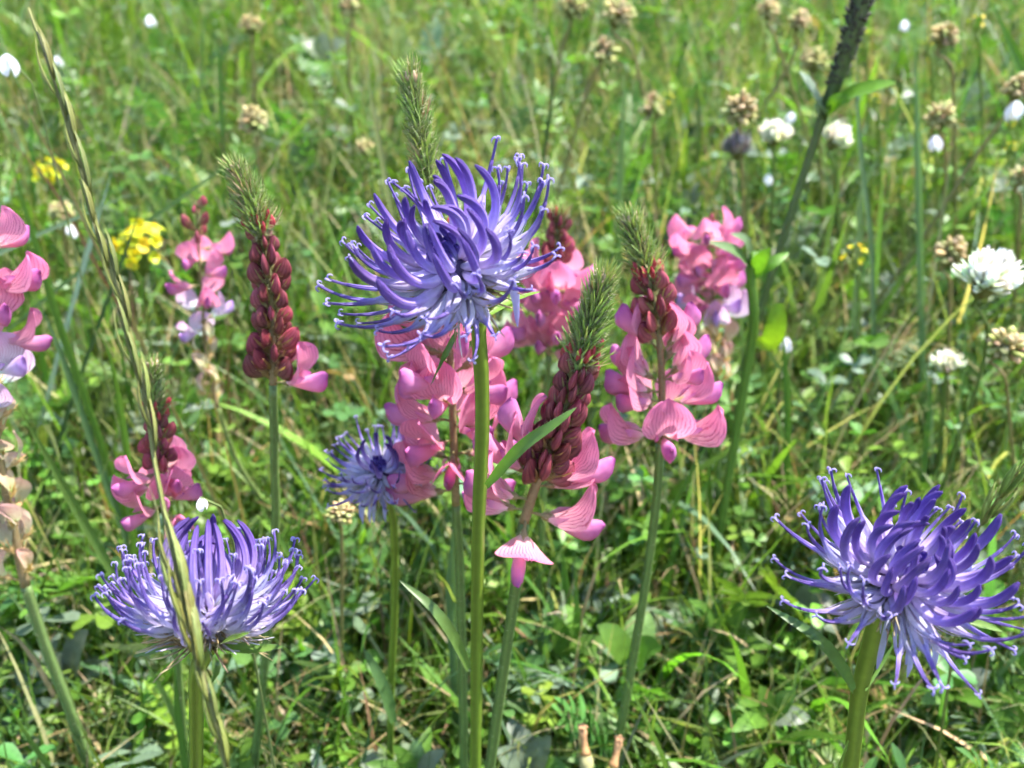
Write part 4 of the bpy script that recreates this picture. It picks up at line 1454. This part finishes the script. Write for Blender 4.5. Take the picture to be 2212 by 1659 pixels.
Yt = pd(1815, 140, .255).y
st = to_ground([py_(x, y, Yt + dy) for x, y, dy in ((1872, -40, -.01), (1846, 60, -.008), (1815, 150, -.004), (1775, 260, 0), (1690, 520, .004), (1605, 800, .006), (1545, 1060, .006), (1515, 1300, .004))])
stalk = thing('leafy_stalk', st[-1], 'thick dark-topped green stalk slanting across the meadow with a whorl of leaves', 'plant', 'tall leafy stalks')
mb = MB()
sp = smooth_path(st, 60)
w = 23 * mpp(sp[12]) * .5
mb.tube(sp, [w * (1.4 if i < 7 else 1.4 - .6 * min(1, (i - 7) / 5)) for i in range(60)], 12, col=(.085, .12, .05), col2=(.09, .16, .035))
part(stalk, 'stem', mb.mesh('stalk_stem', MAT['stem']))
mb = MB()
random.seed(4)
for k in range(330):
    i = random.randrange(0, 8)
    p = sp[i].lerp(sp[i + 1], random.random())
    an = random.uniform(0, 6.283)
    o = Vector((math.cos(an), math.sin(an), random.uniform(-.2, .8)))
    L = random.uniform(.4, 1.2) * w * (1.2 - i / 12)
    mb.tube([p + o * w * 1.15, p + o * (w * 1.2 + L * .5), p + o * (w * 1.2 + L) + Vector((0, 0, L * .3))], [w * .34, w * .28, w * .05], 4, col=jit((.035, .035, .03), .4), col2=(.10, .10, .08))
tag(part(stalk, 'dark_bristles', mb.mesh('dark_bristles', MAT['dry'])), kind='stuff')
leaf_part(stalk, [(1782, 250), (1755, 205), (1726, 155)], [Yt, Yt - .007, Yt - .009], 62, (.20, .26, .20), (.26, .32, .26), (.5, -.5, .7), 'leaf', .35)
leaf_part(stalk, [(1790, 250), (1835, 208), (1885, 190), (1936, 178)], [Yt, Yt - .006, Yt - .010, Yt - .012], 46, (.09, .20, .02), (.11, .24, .02), (-.1, -.6, .8), 'leaf', .3)
leaf_part(stalk, [(1782, 258), (1790, 225), (1822, 198)], [Yt, Yt - .008, Yt - .01], 26, (.10, .22, .02), (.10, .22, .02), (.3, -.8, .5), 'leaf', .3)
leaf_part(stalk, [(1784, 250), (1812, 225), (1838, 218)], [Yt, Yt - .006, Yt - .009], 24, (.11, .24, .02), (.11, .24, .02), (-.2, -.8, .5), 'leaf', .3)
leaf_part(stalk, [(1776, 256), (1765, 235), (1775, 205)], [Yt, Yt - .004, Yt - .006], 22, (.22, .27, .24), (.26, .32, .28), (.2, -.8, .5), 'leaf', .3)

Y2_ = pd(1620, 560, .235).y
st = to_ground([py_(x, y, Y2_) for x, y in ((1628, 545), (1622, 600), (1628, 700), (1605, 850), (1580, 1000))])
stalk2 = thing('leafy_stalk', st[-1], 'slim green stalk with bright leaves growing beside the mauve-pink spike', 'plant', 'tall leafy stalks')
mb = MB(); sp = smooth_path(st, 40)
mb.tube(sp, [11 * mpp(sp[0])] * 40, 10, col=(.10, .21, .025), col2=(.09, .17, .03))
part(stalk2, 'stem', mb.mesh('stalk_stem', MAT['stem']))
leaf_part(stalk2, [(1622, 580), (1590, 545), (1532, 522)], [Y2_, Y2_ - .004, Y2_ - .006], 30, (.09, .18, .035), (.13, .20, .09), (.2, -.6, .7))
leaf_part(stalk2, [(1622, 570), (1610, 520), (1578, 505)], [Y2_, Y2_ - .002, Y2_ - .003], 26, (.10, .16, .07), (.13, .2, .09), (.2, -.6, .7))
leaf_part(stalk2, [(1625, 590), (1650, 555), (1665, 535)], [Y2_, Y2_ - .005, Y2_ - .006], 34, (.12, .27, .02), (.14, .29, .02), (-.2, -.8, .5))
leaf_part(stalk2, [(1628, 600), (1665, 570), (1705, 545)], [Y2_, Y2_ - .002, Y2_], 26, (.10, .23, .02), (.10, .23, .02), (-.2, -.8, .5))
leaf_part(stalk2, [(1625, 735), (1660, 740), (1675, 700), (1682, 655)][::-1], [Y2_ - .006, Y2_ - .006, Y2_ - .003, Y2_], 46, (.14, .27, .02), (.24, .36, .02), (-.1, -.9, .2), shape=.55)


def grass_blade(pix, Y, Yt, w_px, label, c1=(.10, .19, .03), c2=(.09, .17, .03), normal=(.3, -.8, .5), cat='grass', name='grass_leaf', group='long single grass leaves', fold=.4, down=True):
    """pix runs from the tip to the foot"""
    n = len(pix)
    pts = [py_(p[0], p[1], Yt + (Y - Yt) * i / (n - 1)) for i, p in enumerate(pix)]
    if down:
        pts = to_ground(pts)
    sp = smooth_path(pts, 34)
    w = w_px * mpp(sp[14]) * .5
    mb = MB()
    mb.ribbon(sp, [w * min(1, .04 + (i / 33) * 4.5) * (1 if i < 26 else 1 - .4 * (i - 26) / 7) for i in range(34)], normal=normal, fold=fold, col=c1, col2=c2)
    me = mb.mesh(name, MAT['grass'])
    base = Vector(sp[-1])
    me.transform(Matrix.Translation(-base))
    o = link(name, me)
    o.location = base
    return tag(o, label, cat, group)


GB = [
    ([(190, 690), (235, 760), (265, 900), (285, 1050), (295, 1250)], .20, .20, 17, 'arching green grass leaf with a bent tip, beside the slanting grass spike', LG),
    ([(20, 330), (70, 500), (130, 700), (200, 900), (260, 1080)], .24, .24, 16, 'long green grass leaf running down behind the slanting spike', LG),
    ([(75, 630), (130, 760), (200, 960), (250, 1100)], .22, .22, 14, 'slender grey-green grass leaf leaning over beside the old brown spike', (.09, .16, .07)),
    ([(40, 880), (110, 1000), (200, 1160), (300, 1330), (380, 1490)], .19, .185, 19, 'straight pale green grass leaf slanting from the old brown spike to the cup-shaped head', (.12, .20, .05)),
    ([(265, 560), (290, 490), (312, 400)][::-1], .25, .25, 9, 'dark thin grass leaf in front of the yellow spurge', (.04, .08, .03)),
    ([(245, 360), (225, 430), (205, 500)], .28, .28, 16, 'grass leaf with a painted-on blue-white sheen behind the slanting spike', (.30, .38, .34)),  # sky sheen on this leaf is put into its base colour
    ([(300, 420), (268, 425), (235, 440)], .28, .28, 14, 'short pale green grass leaf tip beside the blue-white leaf', (.22, .30, .18)),
    ([(610, 295), (560, 320), (500, 350), (430, 400)], .30, .30, 10, 'slanting green stalk crossing below the tan seed head', (.13, .21, .07)),
    ([(490, 1110), (350, 1330), (255, 1180)][:1] + [(420, 1190), (350, 1290), (300, 1400)], .19, .19, 15, 'green grass leaf crossing behind the cup-shaped violet head', LG),
    ([(860, 1540), (760, 1400), (640, 1220), (560, 1090)][::-1], .205, .20, 15, 'long straight green stalk slanting down behind the small pale rampion', (.10, .19, .04)),
    ([(560, 1435), (640, 1500), (740, 1570), (880, 1640)], .18, .18, 9, 'thin green grass leaf slanting low between the rampion stems', (.10, .19, .04)),
    ([(780, 1090), (700, 1230), (600, 1420)], .23, .23, 13, 'green grass leaf slanting down beneath the small pale rampion', (.11, .20, .06)),
    ([(505, 1420), (560, 1560), (590, 1680)], .17, .17, 12, 'upright grass leaf beside the cup-shaped rampion stem', LG),
    ([(300, 1400), (370, 1530), (430, 1680)], .16, .16, 13, 'pale grass leaf slanting beside the cup-shaped rampion stem', (.13, .21, .06)),
    ([(375, 1420), (385, 1540), (405, 1680)], .15, .15, 15, 'straight green stalk almost touching the cup-shaped rampion stem', (.08, .17, .03)),
    ([(0, 1500), (70, 1600), (130, 1690)], .15, .15, 18, 'green grass leaf crossing the stem of the old brown spike', (.12, .20, .05)),
    ([(2090, 640), (2080, 800), (2060, 1000), (2055, 1200)], .27, .27, 10, 'upright thin grass leaf below the large white clover', (.11, .21, .06)),
    ([(1880, 330), (1900, 330), (1860, 420), (1855, 520)], .32, .32, 16, 'pale curved grass leaf beside the dead leaf', (.20, .28, .13)),
    ([(1850, 90), (1855, 300), (1880, 520), (1885, 700)], .31, .31, 13, 'tall grey-green stalk beside the dark-topped stalk', (.13, .21, .11)),
    ([(1975, 60), (1980, 250), (1985, 480)], .30, .30, 15, 'upright grey-green stalk with a dry pinkish top beneath it', (.13, .22, .10)),
    ([(2140, 0), (2180, 90), (2230, 200)], .36, .36, 30, 'broad green grass leaf behind the bright yellow flower up the slope', (.09, .20, .02)),
    ([(1570, 640), (1660, 760), (1800, 960), (1860, 1060)], .26, .26, 8, 'fine green grass stalk slanting behind the deep violet rampion', (.14, .22, .06)),
    ([(1990, 950), (1900, 1060), (1830, 1180)], .22, .22, 12, 'green grass leaf slanting up behind the deep violet rampion', (.13, .22, .07)),
    ([(1535, 970), (1525, 1150), (1505, 1350), (1490, 1600)], .235, .235, 20, 'stout green stalk standing behind the ring of pale pink flowers', (.09, .17, .03)),
    ([(2212, 1330), (2130, 1470), (2060, 1640)], .19, .19, 10, 'brown thin stalk low beside the leafy plant', (.15, .12, .04)),
    ([(2170, 1460), (2210, 1560), (2230, 1640)], .17, .17, 14, 'green grass leaf beside the brown thin stalk', LG),
    ([(455, 20), (475, 140), (480, 300)], .40, .40, 9, 'fine grass stalk far up the slope, thin as a thread', (.09, .18, .04)),
    ([(785, 105), (810, 260), (835, 400), (850, 480)], .33, .33, 12, 'straw-green grass stalk beside the tall green spike tip', (.27, .28, .12)),
    ([(1195, 90), (1190, 220), (1175, 330)], .36, .36, 10, 'dark grass stalk under the pale green seed head pair', (.06, .10, .03)),
    ([(1350, 150), (1345, 260), (1340, 420)], .35, .35, 14, 'pale green upright leaf under the yellow-green drooping seed head', (.17, .26, .10)),
    ([(70, 0), (140, 130), (200, 300)][:0] + [(8, 120), (60, 240), (120, 350), (185, 480), (260, 640)], .22, .22, 9, 'brownish leaning stalk parallel to the slanting grass spike', (.28, .22, .10)),
    ([(0, 285), (110, 400), (230, 610)], .29, .29, 7, 'thin red-brown stalk crossing behind the slanting grass spike', (.22, .10, .06)),
    ([(980, 1120), (975, 1300), (985, 1500), (992, 1680)], .185, .185, 22, 'grey-green flat stalk just behind the thick green stem', (.10, .17, .08)),
    ([(1690, 700), (1700, 900), (1695, 1080)], .25, .25, 16, 'upright green leaf standing near the bright leafed stalk', (.08, .17, .03)),
    ([(1215, 1190), (1225, 1330), (1230, 1480)], .21, .21, 20, 'broad upright green leaf near the foot of the leaning spike', (.08, .18, .03)),
    ([(35, 1480), (75, 1350), (62, 1290)][::-1], .2, .2, 24, 'bright green blade at the foot of the old brown spike', (.12, .26, .02)),
]
for (pix, Y, Yt_, w, lab, c) in GB:
    grass_blade(pix, Y, Yt_, w, lab, c, tuple(x * .92 for x in c), normal=(random.uniform(-.4, .4), -.8, .45))

# red-brown twig stalk and the dead curled leaf
gx_, gy_ = on_ground(1800, 382)
c0 = Vector((gx_, gy_ - .03, float(ground_z(gx_, gy_ - .03)) + .022))
mb = MB()
s_ = mpp(c0)
pts = [c0 + Vector((x * s_, y * s_, z * s_)) for x, y, z in ((-55, 0, 22), (-28, -4, 8), (0, -6, -2), (35, -4, -4), (70, 0, 4), (92, 4, 12))]
mb.ribbon(smooth_path(pts, 12), [s_ * q for q in (2, 14, 22, 26, 27, 26, 25, 22, 18, 13, 8, 2)], normal=(0, -.35, 1), fold=.5, col=(.30, .19, .11), col2=(.60, .44, .31), wave=.15)
o = link('dead_leaf', mb.mesh('dead_leaf', MAT['dry']))
tag(o, 'curled brown and cream dead leaf lying in the grass under the cream clovers', 'leaf')

# small nodding white flowers on thread-thin stalks
PET = MB().ribbon(smooth_path([Vector((0, 0, 0)), Vector((.002, 0, .0005)), Vector((.005, 0, .0008)), Vector((.007, 0, .0002))], 8), [.0004, .0011, .0017, .0020, .0020, .0017, .0012, .0004], normal=(0, 0, 1), fold=.35, col=(.8, .8, .84)).mesh('white_petal', MAT['petal'])
for i, (px, py, D, s_, lab) in enumerate([
        (324, 45, .42, .9, 'nodding white flower on a thread-thin stalk far up the slope near the tan seed head'), (150, 500, .33, .8, 'nodding white flower below the pale tan seed head'),
        (122, 132, .36, .7, 'small white flower beside the top of the slanting grass spike'), (14, 140, .20, .8, 'long white flower on a stalk next to the brownish leaning stalk'),
        (1710, 255, .34, .75, 'white flower nodding above the cream clovers'), (1660, 388, .34, .7, 'white flower nodding below the withered grey clover'),
        (2022, 310, .31, .9, 'white flower drooping under the grey-green seed head'), (2195, 240, .30, 1.1, 'grey-white flower drooping behind the brown seed head'),
        (1700, 745, .27, .7, 'white flower in the leaves beside the bright leafed stalk'), (1955, 55, .36, .75, 'pinkish white flower far up the slope beside yellow dots'),
        (432, 1095, .15, .42, 'small pinkish white flower just above the cup-shaped violet head')]):
    p = pd(px, py, D)
    random.seed(i)
    top = p + Vector((0, .001, .003 * s_))
    st = to_ground([top, top + Vector((.001, .003, -.001)), top + Vector((.002, .006, -.012)), top + Vector((.002, .007, -.03))])
    root = thing('white_flower', st[-1], lab, 'flower', 'small nodding white flowers')
    mb = MB()
    mb.tube(smooth_path(st, 20), [.00028] * 20, 6, col=(.15, .2, .07))
    part(root, 'stem', mb.mesh('thread_stem', MAT['stem']))
    for k in range(4):
        an = k * 1.571 + random.uniform(-.3, .3)
        part(root, 'petal', PET, basis((.25 * math.cos(an), .25 * math.sin(an) - .1, -1), (math.cos(an), math.sin(an), .2), top, s_ * random.uniform(.75, 1.0)), jit((1, 1, 1), .06))

# dried tube flowers at the bottom of the picture
for i, (a, b, D, lab) in enumerate([((1265, 1630), (1258, 1572), .215, 'dried orange-brown tube flower with cream base'), ((1325, 1655), (1338, 1598), .212, 'dried orange-brown tube flower with yellow base')]):
    p0, p1 = pd(a[0], a[1], D), pd(b[0], b[1], D)
    st = to_ground([p0, p0 + Vector((0, .001, -.02))])
    root = thing('dried_flower', st[-1], lab, 'flower', 'dried tube flowers')
    s_ = mpp(p0)
    mb = MB(); mb.tube(smooth_path(st, 10), [5 * s_] * 10, 7, col=(.14, .2, .05)); part(root, 'stem', mb.mesh('dried_stem', MAT['stem']))
    mb = MB(); mb.tube(smooth_path([p0, p0.lerp(p1, .5), p1], 8), [s_ * q for q in (12, 10, 8, 7, 7, 8, 10, 6)], 8, col=(.50, .28, .12), col2=(.58, .34, .18)); part(root, 'tube', mb.mesh('dried_tube', MAT['dry']))
    for k in range(5):
        an = k * 1.257
        o_ = Vector((math.cos(an), math.sin(an), .6)).normalized()
        mb = MB(); mb.tube([p1, p1 + o_ * 8 * s_, p1 + o_ * 14 * s_ + Vector((0, 0, -6 * s_))], [4 * s_, 4 * s_, 2 * s_], 5, col=(.52, .30, .16)); part(root, 'lobe', mb.mesh('dried_lobe', MAT['dry']))
    mb = MB(); ax_ = (p0 - p1).normalized()
    q = [p0 - ax_ * 6 * s_ + ax_ * t_ * s_ for t_ in (0, 8, 20, 36, 48)]
    mb.tube(q, [s_ * r_ for r_ in (7, 12, 16, 14, 6)], 9, col=(.45, .42, .20) if i == 0 else (.42, .40, .10)); part(root, 'base', mb.mesh('dried_base', MAT['dry']))


# ------------------------------------------------------------------ larger leafy plants whose leaves can be told apart
def rosette(px, py, Y, leaves, label, col, stem=False, name='leafy_plant', cat='plant'):
    """leaves = (dx, dy tip offsets in px, dY, width px)"""
    while py_(px, py, Y).z - float(ground_z(py_(px, py, Y).x, Y)) > .045:
        Y += .004
    c = py_(px, py, Y)
    base = to_ground([c, c + Vector((0, .001, -.006))])
    root = thing(name, base[-1], label, cat, 'broad-leaved plants in the undergrowth')
    mb = MB()
    mb.tube(smooth_path(base, 10), [7 * mpp(c)] * 10, 7, col=tuple(x * .9 for x in col), col2=(.2, .2, .08))
    part(root, 'stem', mb.mesh('plant_stem', MAT['stem']))
    for (dx, dy, dY, w, cc) in leaves:
        tip = py_(px + dx, py + dy, Y + dY)
        mid = c.lerp(tip, .5) + Vector((0, 0, .12 * (tip - c).length))
        pts = smooth_path([c, mid, tip], 12)
        wv = w * mpp(c) * .5 * .88
        m_ = MB()
        k = jit(cc or col, .12)
        m_.ribbon(pts, [wv * max(.05, math.sin(math.pi * (.05 + .95 * (i / 11) ** 1.15)) ** .75) for i in range(12)], normal=(dx * -.002, -.55, .8), fold=.28, col=k, col2=tuple(x * 1.05 for x in k), wave=.05)
        part(root, 'leaf', m_.mesh('plant_leaf', MAT['leaf']))
    return root


GR, GY_ = (.085, .18, .025), (.14, .17, .12)
random.seed(77)
rosette(1560, 1395, .20, [(-75, -105, 0, 40, GR), (-30, -120, .01, 44, GR), (60, -105, .0, 40, GR), (90, -70, .01, 46, GR), (110, 5, -.01, 40, GR), (-110, -40, 0, 30, GR), (30, 70, -.02, 40, GR)], 'bright green plant with pointed leaves between the stout stalk and the deep violet rampion', GR)
rosette(1360, 1440, .19, [(-70, -90, 0, 70, GR), (40, -120, .01, 80, (.11, .20, .05)), (-130, -50, .01, 60, GR), (70, -40, -.01, 70, GR)], 'broad rounded green leaves beyond the leaning stems', GR)
rosette(1140, 1680, .165, [(-70, -60, 0, 60, GY_), (-10, -110, .005, 66, GY_), (50, -90, .0, 60, GY_), (90, -20, -.005, 50, GR), (-40, -130, .01, 56, GY_)], 'plant with pale grey-green oval leaflets beside the thick stem foot', GY_)
rosette(900, 1690, .16, [(-50, -80, 0, 40, GR), (-110, -40, 0, 36, GR), (0, -95, .004, 50, (.11, .19, .07)), (60, -70, .0, 44, GY_), (30, -120, .01, 40, GR)], 'small plant with rounded leaves beside the low brown-green spikelets', GR)
rosette(1720, 1320, .21, [(-60, -30, 0, 50, GY_), (60, -55, 0, 56, GY_), (85, -20, 0, 50, GY_), (-20, -70, .01, 40, GR)], 'pale grey-green trefoil leaf behind the leaf of the deep violet rampion', GY_)
rosette(1220, 1440, .20, [(-20, -110, 0, 50, GR), (30, -140, .01, 40, GR), (60, -60, 0, 44, GR), (-70, -50, 0, 40, GR)], 'upright green leaves between the thick stem and the broad rounded leaves', GR)
rosette(150, 1480, .19, [(-60, -70, 0, 60, GY_), (40, -120, 0, 70, GY_), (90, -40, 0, 60, GY_), (-90, 10, 0, 50, GR), (20, 30, -.01, 50, GR)], 'plant with pale folded leaves near the cup-shaped violet head', GY_)
rosette(270, 1330, .20, [(-60, -90, 0, 24, GR), (-30, -110, 0, 24, GR), (0, -120, 0, 24, GR), (30, -100, 0, 24, GR), (-80, -50, 0, 22, GR)], 'fine fingered bright leaves beside the cup-shaped violet head', (.11, .23, .02))
rosette(700, 130, .45, [(-50, -40, 0, 50, GY_), (0, -60, 0, 50, GY_), (50, -40, 0, 50, GY_), (60, 10, 0, 46, GR), (-50, 20, -.01, 50, GR), (10, 40, -.02, 50, GR), (-90, -20, .01, 46, GR)], 'rounded clover-like leaf patch far up the slope beside the tan seed head', GR)
rosette(720, 690, .30, [(-50, -60, 0, 40, GR), (20, -80, 0, 44, GR), (60, -40, 0, 40, GR), (-10, 40, -.02, 50, GR), (-60, 10, 0, 40, GR)], 'dark green leafy plant between the wine-red spike and the central violet head', GR)
rosette(60, 1380, .21, [(-40, -90, 0, 34, (.12, .25, .02)), (30, -110, 0, 34, (.12, .25, .02)), (60, -50, 0, 30, GR)], 'bright yellow-green leaves behind the old brown spike', (.12, .25, .02))
rosette(2060, 1500, .18, [(-60, -70, 0, 50, GR), (20, -90, 0, 50, GR), (80, -50, 0, 46, GY_), (60, 30, -.01, 50, GR), (-70, 20, -.01, 50, GR)], 'leafy green plant low beside the deep violet rampion stem', GR)
rosette(1660, 1560, .175, [(-70, -40, 0, 50, GR), (-20, -80, 0, 46, GR), (60, -70, 0, 46, GR), (90, -10, 0, 46, GY_), (-80, 20, -.01, 40, GR)], 'low green plant near the deep violet rampion stem', GR)
print('objects', len(bpy.data.objects), 'tris', sum(len(o.data.polygons) * 2 for o in bpy.data.objects if o.type == 'MESH'))
